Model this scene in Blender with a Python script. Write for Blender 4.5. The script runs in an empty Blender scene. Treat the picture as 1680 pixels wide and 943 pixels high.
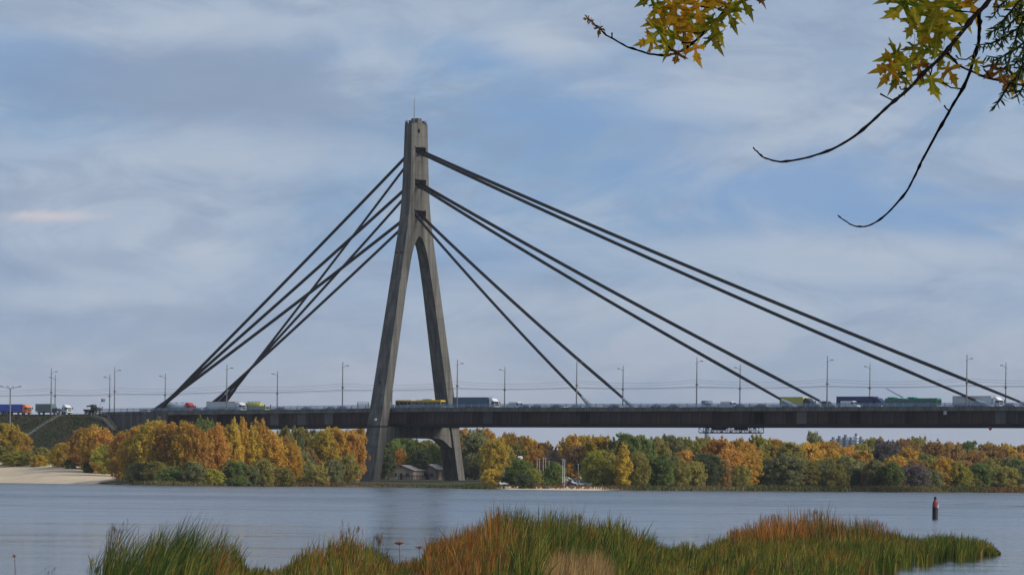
import bpy, bmesh, math, random
import numpy as np
from mathutils import Vector, Matrix
from mathutils.geometry import tessellate_polygon

random.seed(7)
SC = bpy.context.scene
COL = SC.collection
PI = math.pi

# ------------------------------------------------------------------ camera
FPX, W0, H0 = 8000.0, 1680.0, 943.0
HOR, ROLL, CAMZ = 782.5, 0.010, 3.3
cam_d = bpy.data.cameras.new('camera')
cam = bpy.data.objects.new('camera', cam_d)
COL.objects.link(cam)
cam.location = (0, 0, CAMZ)
cam.rotation_euler = (PI / 2, -ROLL, 0)
cam_d.sensor_width = 36
cam_d.lens = FPX / W0 * 36
cam_d.shift_y = (HOR - H0 / 2) / W0
cam_d.clip_start = 0.5
cam_d.clip_end = 60000
SC.camera = cam

# ------------------------------------------------------------------ sky, sun, exposure
SUN_EL, SUN_DIR = math.radians(27), Vector((0.86, -0.40, 0)).normalized()
world = bpy.data.worlds.new('World')
SC.world = world
world.use_nodes = True
def build_world():
    nt = world.node_tree
    nt.nodes.clear()
    N, L = nt.nodes.new, nt.links.new
    out = N('ShaderNodeOutputWorld'); bg = N('ShaderNodeBackground')
    L(bg.outputs[0], out.inputs[0])
    bg.inputs['Strength'].default_value = 0.1
    sky = N('ShaderNodeTexSky'); sky.sky_type = 'NISHITA'; sky.sun_disc = False
    sky.sun_elevation = SUN_EL
    sky.sun_rotation = math.atan2(SUN_DIR.x, SUN_DIR.y)
    sky.air_density = 1.0; sky.dust_density = 1.2; sky.ozone_density = 2.0
    tc = N('ShaderNodeTexCoord')
    def mapped(scale, loc=(0, 0, 0), rot=(0, 0, 0)):
        m = N('ShaderNodeMapping')
        m.inputs['Scale'].default_value = scale
        m.inputs['Location'].default_value = loc
        m.inputs['Rotation'].default_value = rot
        L(tc.outputs['Generated'], m.inputs['Vector'])
        return m.outputs[0]
    def noise(vec, scale, detail, rough, dist=0.0):
        n = N('ShaderNodeTexNoise')
        n.inputs['Scale'].default_value = scale
        n.inputs['Detail'].default_value = detail
        n.inputs['Roughness'].default_value = rough
        n.inputs['Distortion'].default_value = dist
        L(vec, n.inputs['Vector'])
        return n.outputs['Fac']
    def ramp(fac, stops):
        r = N('ShaderNodeValToRGB')
        r.color_ramp.interpolation = 'EASE'
        e = r.color_ramp.elements
        while len(e) < len(stops): e.new(0.5)
        for el, (p, c) in zip(e, stops):
            el.position = p; el.color = c
        L(fac, r.inputs[0])
        return r.outputs[0]
    def mix(fac, a, b, mode='MIX'):
        m = N('ShaderNodeMix'); m.data_type = 'RGBA'; m.blend_type = mode
        for k, v in ((0, fac), (6, a), (7, b)):
            if hasattr(v, 'is_linked'): L(v, m.inputs[k])
            else: m.inputs[k].default_value = v
        return m.outputs[2]
    g = lambda v: (v, v, v, 1)
    # broad banks of grey cloud, then soft billows and thin veils
    n1 = noise(mapped((8, 8, 17), (1.7, 0, 0.45), (0, 0.10, 0)), 1.15, 5, 0.56, 0.6)
    n2 = noise(mapped((8, 8, 20), (4.1, 2, 1.3), (0, -0.10, 0)), 2.0, 8, 0.62, 0.9)
    n3 = noise(mapped((8, 8, 26), (9.3, 5, 7.7), (0, 0.16, 0)), 4.2, 8, 0.62, 0.6)
    cover = ramp(n1, [(0.36, g(0)), (0.54, g(1))])
    bill = ramp(n2, [(0.40, g(0)), (0.66, g(1))])
    fine = ramp(n3, [(0.42, g(0)), (0.66, g(1))])
    K = 10.0
    blue = (0.200 * K, 0.350 * K, 0.600 * K, 1)
    grey = (0.318 * K, 0.415 * K, 0.565 * K, 1)
    pale = (0.495 * K, 0.560 * K, 0.655 * K, 1)
    dark = (0.240 * K, 0.318 * K, 0.460 * K, 1)
    gap = mix(0.80, sky.outputs[0], blue)
    c = mix(cover, gap, grey)
    m1 = N('ShaderNodeMath'); m1.operation = 'MULTIPLY'; m1.inputs[1].default_value = 0.60
    L(bill, m1.inputs[0])
    c = mix(m1.outputs[0], c, pale)
    m2 = N('ShaderNodeMath'); m2.operation = 'MULTIPLY'; m2.inputs[1].default_value = 0.50
    L(fine, m2.inputs[0])
    c = mix(m2.outputs[0], c, dark)
    # the larger banks and openings of this sky
    def patch(c, px, py, rx, ry, col, amt):
        cx, cz = (px - 840) / FPX, (HOR - py + (px - 840) * ROLL) / FPX
        sc_ = (FPX / rx, 1.0, FPX / ry)
        m = N('ShaderNodeMapping'); m.inputs['Scale'].default_value = sc_
        L(tc.outputs['Generated'], m.inputs['Vector'])
        d = N('ShaderNodeVectorMath'); d.operation = 'DISTANCE'
        L(m.outputs[0], d.inputs[0]); d.inputs[1].default_value = (cx * sc_[0], 1.0, cz * sc_[2])
        j = N('ShaderNodeMath'); j.operation = 'MULTIPLY_ADD'
        L(n2, j.inputs[0]); j.inputs[1].default_value = 2.2; L(d.outputs['Value'], j.inputs[2])
        j2 = N('ShaderNodeMath'); j2.operation = 'MULTIPLY_ADD'
        L(n3, j2.inputs[0]); j2.inputs[1].default_value = 1.0; L(j.outputs[0], j2.inputs[2])
        r = N('ShaderNodeMapRange'); r.interpolation_type = 'SMOOTHSTEP'
        r.inputs['From Min'].default_value = 1.75; r.inputs['From Max'].default_value = 2.75
        r.inputs['To Min'].default_value = amt; r.inputs['To Max'].default_value = 0.0
        L(j2.outputs[0], r.inputs['Value'])
        return mix(r.outputs[0], c, col)
    warm = (0.62 * K, 0.58 * K, 0.61 * K, 1)
    for a in ((1330, 315, 430, 95, blue, 0.75), (1000, 180, 260, 80, blue, 0.6), (800, 95, 120, 40, blue, 0.7), (70, 110, 150, 60, blue, 0.6), (1600, 345, 200, 55, blue, 0.7), (760, 400, 160, 50, blue, 0.5),
              (260, 130, 330, 75, dark, 0.65), (560, 190, 200, 60, dark, 0.4), (150, 430, 220, 35, dark, 0.4), (1500, 130, 200, 60, grey, 0.6),
              (880, 75, 140, 42, pale, 0.75), (330, 412, 95, 30, pale, 0.7), (1340, 425, 460, 48, pale, 0.55), (320, 262, 400, 55, pale, 0.5), (110, 492, 160, 26, pale, 0.55), (1150, 165, 170, 45, pale, 0.5), (380, 45, 220, 40, pale, 0.5),
              (75, 356, 130, 15, warm, 0.8), (1560, 330, 160, 18, grey, 0.5), (930, 500, 300, 30, pale, 0.35)):
        c = patch(c, *a)
    # towards the horizon the layer closes up into one grey veil
    sp = N('ShaderNodeSeparateXYZ'); L(tc.outputs['Generated'], sp.inputs[0])
    mr = N('ShaderNodeMapRange'); mr.interpolation_type = 'SMOOTHSTEP'
    mr.inputs['From Min'].default_value = 0.0; mr.inputs['From Max'].default_value = 0.045
    mr.inputs['To Min'].default_value = 0.86; mr.inputs['To Max'].default_value = 0.0
    L(sp.outputs['Z'], mr.inputs['Value'])
    veil = (0.375 * K, 0.405 * K, 0.480 * K, 1)
    c = mix(mr.outputs[0], c, veil)
    L(c, bg.inputs['Color'])
build_world()

sun_d = bpy.data.lights.new('sun', 'SUN')
sun = bpy.data.objects.new('sun', sun_d)
COL.objects.link(sun)
sun_d.energy = 3.8
sun_d.angle = math.radians(32)
sun_d.color = (1.0, 0.93, 0.82)
_sd = Vector((SUN_DIR.x * math.cos(SUN_EL), SUN_DIR.y * math.cos(SUN_EL), math.sin(SUN_EL)))
sun.rotation_euler = _sd.to_track_quat('Z', 'Y').to_euler()
sun.location = (0, 0, 300)

SC.view_settings.view_transform = 'Standard'
SC.view_settings.look = 'None'
SC.view_settings.exposure = 0.0
SC.view_settings.gamma = 1.0
SC.view_settings.use_curve_mapping = False
SC.render.engine = 'CYCLES'
SC.cycles.max_bounces = 6
SC.cycles.transparent_max_bounces = 8

# ------------------------------------------------------------------ photo <-> place
CAMP = Vector((0, 0, CAMZ))
RV = Vector((math.cos(ROLL), 0, math.sin(ROLL)))
UV = Vector((-math.sin(ROLL), 0, math.cos(ROLL)))
def project(p):
    r = Vector(p) - CAMP
    return 840 + FPX * r.dot(RV) / r.y, HOR - FPX * r.dot(UV) / r.y
def unproj(px, py, Y):
    d = RV * ((px - 840) / FPX) + UV * ((HOR - py) / FPX) + Vector((0, 1, 0))
    return CAMP + d * Y
def ground_at(px, py, z=0.0):
    d = RV * ((px - 840) / FPX) + UV * ((HOR - py) / FPX) + Vector((0, 1, 0))
    return CAMP + d * ((z - CAMZ) / d.z)

# ------------------------------------------------------------------ materials
def new_mat(name):
    m = bpy.data.materials.new(name); m.use_nodes = True
    nt = m.node_tree; nt.nodes.clear()
    return m, nt, nt.nodes.new, nt.links.new
MATS = {}
def mat(name, col, rough=0.6, metal=0.0, var=0.15, scale=1.0, stretch=(1, 1, 1), bump=0.0, spec=0.4,
        col2=None, thr=(0.45, 0.65), coat=0.0, rnd=0.0):
    if name in MATS: return MATS[name]
    m, nt, N, L = new_mat(name)
    out = N('ShaderNodeOutputMaterial'); b = N('ShaderNodeBsdfPrincipled')
    L(b.outputs[0], out.inputs[0])
    b.inputs['Roughness'].default_value = rough
    b.inputs['Metallic'].default_value = metal
    b.inputs['Specular IOR Level'].default_value = spec
    b.inputs['Coat Weight'].default_value = coat
    tc = N('ShaderNodeTexCoord'); mp = N('ShaderNodeMapping')
    mp.inputs['Scale'].default_value = stretch
    L(tc.outputs['Object'], mp.inputs['Vector'])
    no = N('ShaderNodeTexNoise'); no.inputs['Scale'].default_value = scale
    no.inputs['Detail'].default_value = 6; no.inputs['Roughness'].default_value = 0.6
    L(mp.outputs[0], no.inputs['Vector'])
    r = N('ShaderNodeValToRGB')
    e = r.color_ramp.elements
    lo = [c * (1 - var) for c in col]; hi = [min(1, c * (1 + var)) for c in col]
    e[0].position = 0.3; e[0].color = (*lo, 1)
    e[1].position = 0.7; e[1].color = (*hi, 1)
    L(no.outputs['Fac'], r.inputs[0])
    c = r.outputs[0]
    if col2:
        n2 = N('ShaderNodeTexNoise'); n2.inputs['Scale'].default_value = scale * 0.45
        n2.inputs['Detail'].default_value = 5
        mp2 = N('ShaderNodeMapping'); mp2.inputs['Scale'].default_value = stretch
        mp2.inputs['Location'].default_value = (13.1, 4.7, 2.2)
        L(tc.outputs['Object'], mp2.inputs['Vector']); L(mp2.outputs[0], n2.inputs['Vector'])
        r2 = N('ShaderNodeValToRGB'); e2 = r2.color_ramp.elements
        e2[0].position = thr[0]; e2[1].position = thr[1]
        L(n2.outputs['Fac'], r2.inputs[0])
        mx = N('ShaderNodeMix'); mx.data_type = 'RGBA'
        L(r2.outputs[0], mx.inputs[0]); L(c, mx.inputs[6]); mx.inputs[7].default_value = (*col2, 1)
        c = mx.outputs[2]
    if rnd:
        oi = N('ShaderNodeObjectInfo'); hs = N('ShaderNodeHueSaturation')
        mr = N('ShaderNodeMapRange'); L(oi.outputs['Random'], mr.inputs['Value'])
        mr.inputs['To Min'].default_value = 1 - rnd; mr.inputs['To Max'].default_value = 1 + rnd
        L(mr.outputs[0], hs.inputs['Value']); L(c, hs.inputs['Color']); c = hs.outputs[0]
    L(c, b.inputs['Base Color'])
    if bump:
        bp = N('ShaderNodeBump'); bp.inputs['Strength'].default_value = bump
        bp.inputs['Distance'].default_value = 0.05
        L(no.outputs['Fac'], bp.inputs['Height']); L(bp.outputs[0], b.inputs['Normal'])
    MATS[name] = m
    return m

def leaf_mat(name, col, hue=0.02, val=0.28, trans=0.54, rnd=0.16):
    """foliage: colour varies from leaf to leaf (tint) and from tree to tree"""
    if name in MATS: return MATS[name]
    m, nt, N, L = new_mat(name)
    out = N('ShaderNodeOutputMaterial')
    at = N('ShaderNodeAttribute'); at.attribute_name = 'tint'
    oi = N('ShaderNodeObjectInfo')
    hs = N('ShaderNodeHueSaturation'); hs.inputs['Color'].default_value = (*col, 1)
    a = N('ShaderNodeMapRange'); L(at.outputs['Fac'], a.inputs['Value'])
    a.inputs['To Min'].default_value = 0.5 - hue; a.inputs['To Max'].default_value = 0.5 + hue
    L(a.outputs[0], hs.inputs['Hue'])
    v1 = N('ShaderNodeMapRange'); L(at.outputs['Fac'], v1.inputs['Value'])
    v1.inputs['To Min'].default_value = 1 - val; v1.inputs['To Max'].default_value = 1 + val
    v2 = N('ShaderNodeMapRange'); L(oi.outputs['Random'], v2.inputs['Value'])
    v2.inputs['To Min'].default_value = 1 - rnd; v2.inputs['To Max'].default_value = 1 + rnd
    mu = N('ShaderNodeMath'); mu.operation = 'MULTIPLY'
    L(v1.outputs[0], mu.inputs[0]); L(v2.outputs[0], mu.inputs[1]); L(mu.outputs[0], hs.inputs['Value'])
    d = N('ShaderNodeBsdfDiffuse'); t = N('ShaderNodeBsdfTranslucent')
    L(hs.outputs[0], d.inputs[0]); L(hs.outputs[0], t.inputs[0])
    ms = N('ShaderNodeMixShader'); ms.inputs[0].default_value = trans
    L(d.outputs[0], ms.inputs[1]); L(t.outputs[0], ms.inputs[2])
    L(ms.outputs[0], out.inputs[0])
    MATS[name] = m
    return m

def attr_leaf_mat(name, trans=0.3, gloss=0.0):
    if name in MATS: return MATS[name]
    m, nt, N, L = new_mat(name)
    out = N('ShaderNodeOutputMaterial')
    at = N('ShaderNodeAttribute'); at.attribute_name = 'blade_colour'
    d = N('ShaderNodeBsdfDiffuse'); t = N('ShaderNodeBsdfTranslucent')
    L(at.outputs['Color'], d.inputs[0]); L(at.outputs['Color'], t.inputs[0])
    ms = N('ShaderNodeMixShader'); ms.inputs[0].default_value = trans
    L(d.outputs[0], ms.inputs[1]); L(t.outputs[0], ms.inputs[2])
    L(ms.outputs[0], out.inputs[0])
    MATS[name] = m
    return m

def water_mat():
    m, nt, N, L = new_mat('river_water')
    out = N('ShaderNodeOutputMaterial'); b = N('ShaderNodeBsdfPrincipled')
    L(b.outputs[0], out.inputs[0])
    b.inputs['Base Color'].default_value = (0.050, 0.056, 0.058, 1)
    b.inputs['IOR'].default_value = 1.333
    tc = N('ShaderNodeTexCoord')
    def nz(scale, stretch, detail=3, rough=0.55, rot=0.0):
        mp = N('ShaderNodeMapping'); mp.inputs['Scale'].default_value = stretch
        mp.inputs['Rotation'].default_value = (0, 0, rot)
        L(tc.outputs['Object'], mp.inputs['Vector'])
        n = N('ShaderNodeTexNoise'); n.inputs['Scale'].default_value = scale
        n.inputs['Detail'].default_value = detail; n.inputs['Roughness'].default_value = rough
        L(mp.outputs[0], n.inputs['Vector'])
        return n.outputs['Fac']
    # wind lanes: smoother and rougher belts of water lying across the river
    la = nz(0.010, (0.34, 1.0, 1), 4, 0.55, 0.05)
    lb = nz(0.075, (0.75, 1.0, 1), 5, 0.72, -0.04)
    lm = N('ShaderNodeMix'); lm.data_type = 'FLOAT'; lm.inputs[0].default_value = 0.60
    L(la, lm.inputs[2]); L(lb, lm.inputs[3]); lane = lm.outputs[0]
    rr = N('ShaderNodeMapRange'); L(lane, rr.inputs['Value'])
    rr.inputs['From Min'].default_value = 0.40; rr.inputs['From Max'].default_value = 0.60
    rr.inputs['To Min'].default_value = 0.12; rr.inputs['To Max'].default_value = 0.28
    L(rr.outputs[0], b.inputs['Roughness'])
    w1 = nz(0.85, (0.30, 1.0, 1), 4, 0.65, 0.12)
    w2 = nz(0.11, (0.30, 1.0, 1), 3, 0.55, -0.06)
    ad = N('ShaderNodeMath'); ad.operation = 'MULTIPLY_ADD'
    L(w2, ad.inputs[0]); ad.inputs[1].default_value = 2.4; L(w1, ad.inputs[2])
    st = N('ShaderNodeMapRange'); L(lane, st.inputs['Value'])
    st.inputs['From Min'].default_value = 0.40; st.inputs['From Max'].default_value = 0.60
    st.inputs['To Min'].default_value = 0.12; st.inputs['To Max'].default_value = 0.80
    sy = N('ShaderNodeSeparateXYZ'); L(tc.outputs['Object'], sy.inputs[0])
    sh = N('ShaderNodeMapRange'); sh.interpolation_type = 'SMOOTHSTEP'; L(sy.outputs['Y'], sh.inputs['Value'])
    sh.inputs['From Min'].default_value = 170; sh.inputs['From Max'].default_value = 620
    sh.inputs['To Min'].default_value = 0.34; sh.inputs['To Max'].default_value = 1.0
    sm = N('ShaderNodeMath'); sm.operation = 'MULTIPLY'; L(st.outputs[0], sm.inputs[0]); L(sh.outputs[0], sm.inputs[1])
    rm_ = N('ShaderNodeMath'); rm_.operation = 'MULTIPLY'; L(rr.outputs[0], rm_.inputs[0]); L(sh.outputs[0], rm_.inputs[1]); L(rm_.outputs[0], b.inputs['Roughness'])
    bp = N('ShaderNodeBump'); bp.inputs['Distance'].default_value = 0.35
    L(sm.outputs[0], bp.inputs['Strength'])
    L(ad.outputs[0], bp.inputs['Height']); L(bp.outputs[0], b.inputs['Normal'])
    return m

def concrete_mat(name, col, streak=0.5, lines=0.0):
    if name in MATS: return MATS[name]
    m, nt, N, L = new_mat(name)
    out = N('ShaderNodeOutputMaterial'); b = N('ShaderNodeBsdfPrincipled')
    L(b.outputs[0], out.inputs[0])
    b.inputs['Roughness'].default_value = 0.85
    b.inputs['Specular IOR Level'].default_value = 0.25
    tc = N('ShaderNodeTexCoord')
    def nz(scale, st, detail=5):
        mp = N('ShaderNodeMapping'); mp.inputs['Scale'].default_value = st
        L(tc.outputs['Object'], mp.inputs['Vector'])
        n = N('ShaderNodeTexNoise'); n.inputs['Scale'].default_value = scale
        n.inputs['Detail'].default_value = detail; n.inputs['Roughness'].default_value = 0.62
        L(mp.outputs[0], n.inputs['Vector']); return n.outputs['Fac']
    def ramp(f, p0, c0, p1, c1):
        r = N('ShaderNodeValToRGB'); e = r.color_ramp.elements
        e[0].position = p0; e[0].color = (*c0, 1); e[1].position = p1; e[1].color = (*c1, 1)
        L(f, r.inputs[0]); return r.outputs[0]
    base = ramp(nz(0.25, (1, 1, 0.6)), 0.3, [c * 0.82 for c in col], 0.7, [c * 1.12 for c in col])
    st = ramp(nz(0.8, (1, 1, 0.05), 7), 0.40, (1 - streak * 0.55,) * 3, 0.64, (1.0, 1.0, 1.0))
    mx = N('ShaderNodeMix'); mx.data_type = 'RGBA'; mx.blend_type = 'MULTIPLY'; mx.inputs[0].default_value = 1
    L(base, mx.inputs[6]); L(st, mx.inputs[7])
    c = mx.outputs[2]
    if lines:   # cold joints between the pours
        wv = N('ShaderNodeTexWave'); wv.bands_direction = 'Z'; wv.inputs['Scale'].default_value = 2 * PI / 20 / 4.2
        wv.inputs['Distortion'].default_value = 0.15
        L(tc.outputs['Object'], wv.inputs['Vector'])
        l = ramp(wv.outputs['Fac'], 0.0, (1 - lines,) * 3, 0.05, (1, 1, 1))
        m2 = N('ShaderNodeMix'); m2.data_type = 'RGBA'; m2.blend_type = 'MULTIPLY'; m2.inputs[0].default_value = 1
        L(c, m2.inputs[6]); L(l, m2.inputs[7]); c = m2.outputs[2]
    L(c, b.inputs['Base Color'])
    MATS[name] = m
    return m

def ground_mat():
    m, nt, N, L = new_mat('bank_ground')
    out = N('ShaderNodeOutputMaterial'); b = N('ShaderNodeBsdfPrincipled')
    L(b.outputs[0], out.inputs[0]); b.inputs['Roughness'].default_value = 0.95
    b.inputs['Specular IOR Level'].default_value = 0.1
    at = N('ShaderNodeAttribute'); at.attribute_name = 'cover'   # 0 grass .. 1 sand
    tc = N('ShaderNodeTexCoord')
    n = N('ShaderNodeTexNoise'); n.inputs['Scale'].default_value = 0.09; n.inputs['Detail'].default_value = 8
    n.inputs['Roughness'].default_value = 0.7
    L(tc.outputs['Object'], n.inputs['Vector'])
    r = N('ShaderNodeValToRGB'); e = r.color_ramp.elements
    e[0].position = 0.32; e[0].color = (0.036, 0.050, 0.022, 1)
    e[1].position = 0.68; e[1].color = (0.095, 0.080, 0.045, 1)
    L(n.outputs['Fac'], r.inputs[0])
    n2 = N('ShaderNodeTexNoise'); n2.inputs['Scale'].default_value = 0.25; n2.inputs['Detail'].default_value = 6
    L(tc.outputs['Object'], n2.inputs['Vector'])
    r2 = N('ShaderNodeValToRGB'); e = r2.color_ramp.elements
    e[0].position = 0.3; e[0].color = (0.52, 0.40, 0.265, 1)
    e[1].position = 0.7; e[1].color = (0.66, 0.53, 0.37, 1)
    L(n2.outputs['Fac'], r2.inputs[0])
    ad = N('ShaderNodeMath'); ad.operation = 'MULTIPLY_ADD'
    L(n.outputs['Fac'], ad.inputs[0]); ad.inputs[1].default_value = 0.5; L(at.outputs['Fac'], ad.inputs[2])
    mr = N('ShaderNodeMapRange'); L(ad.outputs[0], mr.inputs['Value'])
    mr.inputs['From Min'].default_value = 0.55; mr.inputs['From Max'].default_value = 0.80
    mx = N('ShaderNodeMix'); mx.data_type = 'RGBA'
    L(mr.outputs[0], mx.inputs[0]); L(r.outputs[0], mx.inputs[6]); L(r2.outputs[0], mx.inputs[7])
    L(mx.outputs[2], b.inputs['Base Color'])
    return m

# ------------------------------------------------------------------ mesh helpers
class MB:
    def __init__(s): s.v = []; s.f = []
    def add(s, vs, fs):
        o = len(s.v); s.v += [tuple(v) for v in vs]; s.f += [tuple(i + o for i in f) for f in fs]; return s
    def box(s, x0, x1, y0, y1, z0, z1):
        return s.add([(x0, y0, z0), (x1, y0, z0), (x1, y1, z0), (x0, y1, z0), (x0, y0, z1), (x1, y0, z1), (x1, y1, z1), (x0, y1, z1)],
                     [(0, 3, 2, 1), (4, 5, 6, 7), (0, 1, 5, 4), (1, 2, 6, 5), (2, 3, 7, 6), (3, 0, 4, 7)])
    def cbox(s, x0, x1, y0, y1, z0, z1, c):
        """box with chamfered long edges (all around), cheap rounding"""
        P = []
        for z, k in ((z0, c), (z0 + c, 0), (z1 - c, 0), (z1, c)):
            xa, xb, ya, yb = x0 + k, x1 - k, y0 + k, y1 - k
            P += [(xa + c, ya, z), (xb - c, ya, z), (xb, ya + c, z), (xb, yb - c, z), (xb - c, yb, z), (xa + c, yb, z), (xa, yb - c, z), (xa, ya + c, z)]
        F = [tuple(range(7, -1, -1)), tuple(range(24, 32))]
        for r in range(3):
            for i in range(8):
                j = (i + 1) % 8
                F.append((r * 8 + i, r * 8 + j, r * 8 + 8 + j, r * 8 + 8 + i))
        return s.add(P, F)
    def prism(s, prof, y0, y1, inset=0.0):
        """profile in (x, z), extruded along y; inset pulls y in with height (tumblehome)"""
        n = len(prof); zmin = min(p[1] for p in prof); zmax = max(p[1] for p in prof); h = max(1e-6, zmax - zmin)
        V = [(x, y0 + inset * (z - zmin) / h, z) for x, z in prof] + [(x, y1 - inset * (z - zmin) / h, z) for x, z in prof]
        tri = tessellate_polygon([[Vector((x, z, 0)) for x, z in prof]])
        F = [tuple(t) for t in tri] + [tuple(i + n for i in reversed(t)) for t in tri]
        F += [(i, (i + 1) % n, n + (i + 1) % n, n + i) for i in range(n)]
        return s.add(V, F)
    def tube(s, pts, rads, n=6, cap=True):
        pts = [Vector(p) for p in pts]
        if not hasattr(rads, '__len__'): rads = [rads] * len(pts)
        V = []; F = []
        up = Vector((0.123, 0.37, 0.92)).normalized()
        for i, p in enumerate(pts):
            t = (pts[min(i + 1, len(pts) - 1)] - pts[max(i - 1, 0)])
            t = t.normalized() if t.length > 1e-9 else Vector((0, 0, 1))
            a = t.cross(up)
            if a.length < 1e-3: a = t.cross(Vector((1, 0, 0)))
            a.normalize(); b = t.cross(a).normalized()
            for k in range(n):
                w = 2 * PI * k / n
                V.append(p + (a * math.cos(w) + b * math.sin(w)) * rads[i])
        for i in range(len(pts) - 1):
            for k in range(n):
                j = (k + 1) % n
                F.append((i * n + k, i * n + j, (i + 1) * n + j, (i + 1) * n + k))
        if cap:
            F.append(tuple(range(n - 1, -1, -1))); F.append(tuple(range((len(pts) - 1) * n, len(pts) * n)))
        return s.add(V, F)
    def cyl(s, c, r, axis, l, n=12, r2=None):
        c = Vector(c); ax = {'x': Vector((1, 0, 0)), 'y': Vector((0, 1, 0)), 'z': Vector((0, 0, 1))}[axis]
        return s.tube([c - ax * l / 2, c + ax * l / 2], [r, r if r2 is None else r2], n)
    def mesh(s, name, smooth=False):
        me = bpy.data.meshes.new(name); me.from_pydata(s.v, [], s.f)
        if smooth: me.polygons.foreach_set('use_smooth', [True] * len(me.polygons))
        me.update(); fix_normals(me)
        return me
    def build(s, name, m, parent=None, smooth=False):
        return obj(name, s.mesh(name, smooth), m, parent)
def fix_normals(me):
    bm = bmesh.new(); bm.from_mesh(me)
    bmesh.ops.recalc_face_normals(bm, faces=bm.faces); bm.to_mesh(me); bm.free()
def obj(name, me, m=None, parent=None):
    o = bpy.data.objects.new(name, me); COL.objects.link(o)
    if m is not None:
        if len(me.materials) == 0: me.materials.append(m)
        elif me.materials[0] is not m:
            o.material_slots[0].link = 'OBJECT'; o.material_slots[0].material = m
    if parent is not None: o.parent = parent
    return o
def tag(o, label=None, cat=None, group=None, kind=None):
    if label: o['label'] = label
    if cat: o['category'] = cat
    if group: o['group'] = group
    if kind: o['kind'] = kind
    return o
def thing(name, label, cat, loc=(0, 0, 0), rz=0.0, group=None):
    o = bpy.data.objects.new(name, None); COL.objects.link(o)
    o.location = loc; o.rotation_euler = (0, 0, rz); o.empty_display_size = 0.3
    return tag(o, label, cat, group)
def copy_tree(o, parent=None):
    c = o.copy(); COL.objects.link(c); c.parent = parent
    for ch in list(o.children): copy_tree(ch, c)
    return c
def np_mesh(name, V, F, k):
    """V (n,3) array, F (m,k) array of k-gons"""
    me = bpy.data.meshes.new(name)
    V = np.ascontiguousarray(V, dtype=np.float32); F = np.ascontiguousarray(F, dtype=np.int32)
    me.vertices.add(len(V)); me.vertices.foreach_set('co', V.ravel())
    me.loops.add(F.size); me.loops.foreach_set('vertex_index', F.ravel())
    me.polygons.add(len(F)); me.polygons.foreach_set('loop_start', np.arange(0, F.size, k, dtype=np.int32))
    me.polygons.foreach_set('loop_total', np.full(len(F), k, dtype=np.int32))
    me.update(calc_edges=True)
    return me
def ordinal(n):
    w = ['first', 'second', 'third', 'fourth', 'fifth', 'sixth', 'seventh', 'eighth', 'ninth', 'tenth', 'eleventh', 'twelfth',
         'thirteenth', 'fourteenth', 'fifteenth', 'sixteenth', 'seventeenth', 'eighteenth', 'nineteenth', 'twentieth']
    return w[n] if n < len(w) else ('twenty-' + w[n - 20] if n < 29 else 'thirty-' + w[max(0, n - 30)])

# ------------------------------------------------------------------ bridge frame: a along the deck, t across (far +), z up
TH = math.radians(40)
DV = Vector((math.cos(TH), -math.sin(TH), 0)); NV = Vector((math.sin(TH), math.cos(TH), 0))
_o = unproj(683, 197, 1584.0)
OB = Vector((_o.x, _o.y, 0))
def bp(a, t, z): return OB + DV * a + NV * t + Vector((0, 0, z))
def a_of(px, t, z):
    lo, hi = -500.0, 600.0
    for _ in range(50):
        mid = (lo + hi) / 2
        if project(bp(mid, t, z))[0] < px: lo = mid
        else: hi = mid
    return (lo + hi) / 2
def zc(a):                     # top of the deck edge
    if a > 20: return 25.35
    return max(23.9, 25.35 + (a - 20) * 0.0085)
A_AB0, A_AB1 = a_of(166, -13.4, 22), a_of(268, -13.4, 22)    # abutment block
A_END = 420.0
RZ = -TH

# ------------------------------------------------------------------ river, banks
water = MB()
water.add([(-9000, -60, 0), (9000, -60, 0), (9000, 1900, 0), (-9000, 1900, 0)], [(0, 1, 2, 3)])
water = water.build('river_water', water_mat()); tag(water, 'wide grey-blue river with wind ripples', 'water', kind='structure')

def wake(pxa, pxb, hgt, wid, lab):
    A_, B_ = ground_at(*pxa), ground_at(*pxb); n = 90; V = []; prof_ = [(-1, 0.0), (-0.7, 0.08), (-0.4, 0.45), (-0.15, 0.9), (0.05, 1.0), (0.3, 0.7), (0.6, 0.2), (1, 0.0)]
    side = Vector((-(B_ - A_).y, (B_ - A_).x, 0)).normalized()
    for i in range(n + 1):
        u = i / n; p = A_.lerp(B_, u); f = math.sin(PI * min(1, u * 1.6 + 0.08) * 0.5) * (0.75 + 0.25 * math.sin(i * 0.7) * math.sin(i * 0.23 + 1))
        for w, h in prof_:
            q = p + side * (w * wid + 1.5 * math.sin(i * 0.4)); V.append((q.x, q.y, 0.004 + h * hgt * f))
    k = len(prof_)
    o = MB().add(V, [(i * k + j, i * k + j + 1, (i + 1) * k + j + 1, (i + 1) * k + j) for i in range(n) for j in range(k - 1)]).build('wake_wave', water.data.materials[0], water, True)
    for p in o.data.polygons:
        if p.normal.z < 0: o.data.flip_normals(); break
    return o
wake((830, 805.5), (1760, 831), 0.30, 9, 'a')
_sh = [(-300, 788), (0, 791.5), (60, 792.5), (130, 793.8), (190, 795.0), (270, 796.4), (400, 797.2), (590, 798.6), (700, 800.2), (760, 801.6),
       (820, 802.6), (950, 803.8), (1050, 804.6), (1180, 805.2), (1400, 806.6), (1680, 808.4), (1950, 811)]
_shp = [ground_at(x, y) for x, y in _sh]
SHX = np.array([p.x for p in _shp]); SHY = np.array([p.y for p in _shp])
def shore(x): return np.interp(x, SHX, SHY)
X_BEACH0, X_BEACH1 = unproj(60, 780, 1560).x, unproj(265, 780, 1480).x
X_BB0, X_BB1 = unproj(800, 780, 1480).x, unproj(1010, 780, 1480).x
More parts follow.
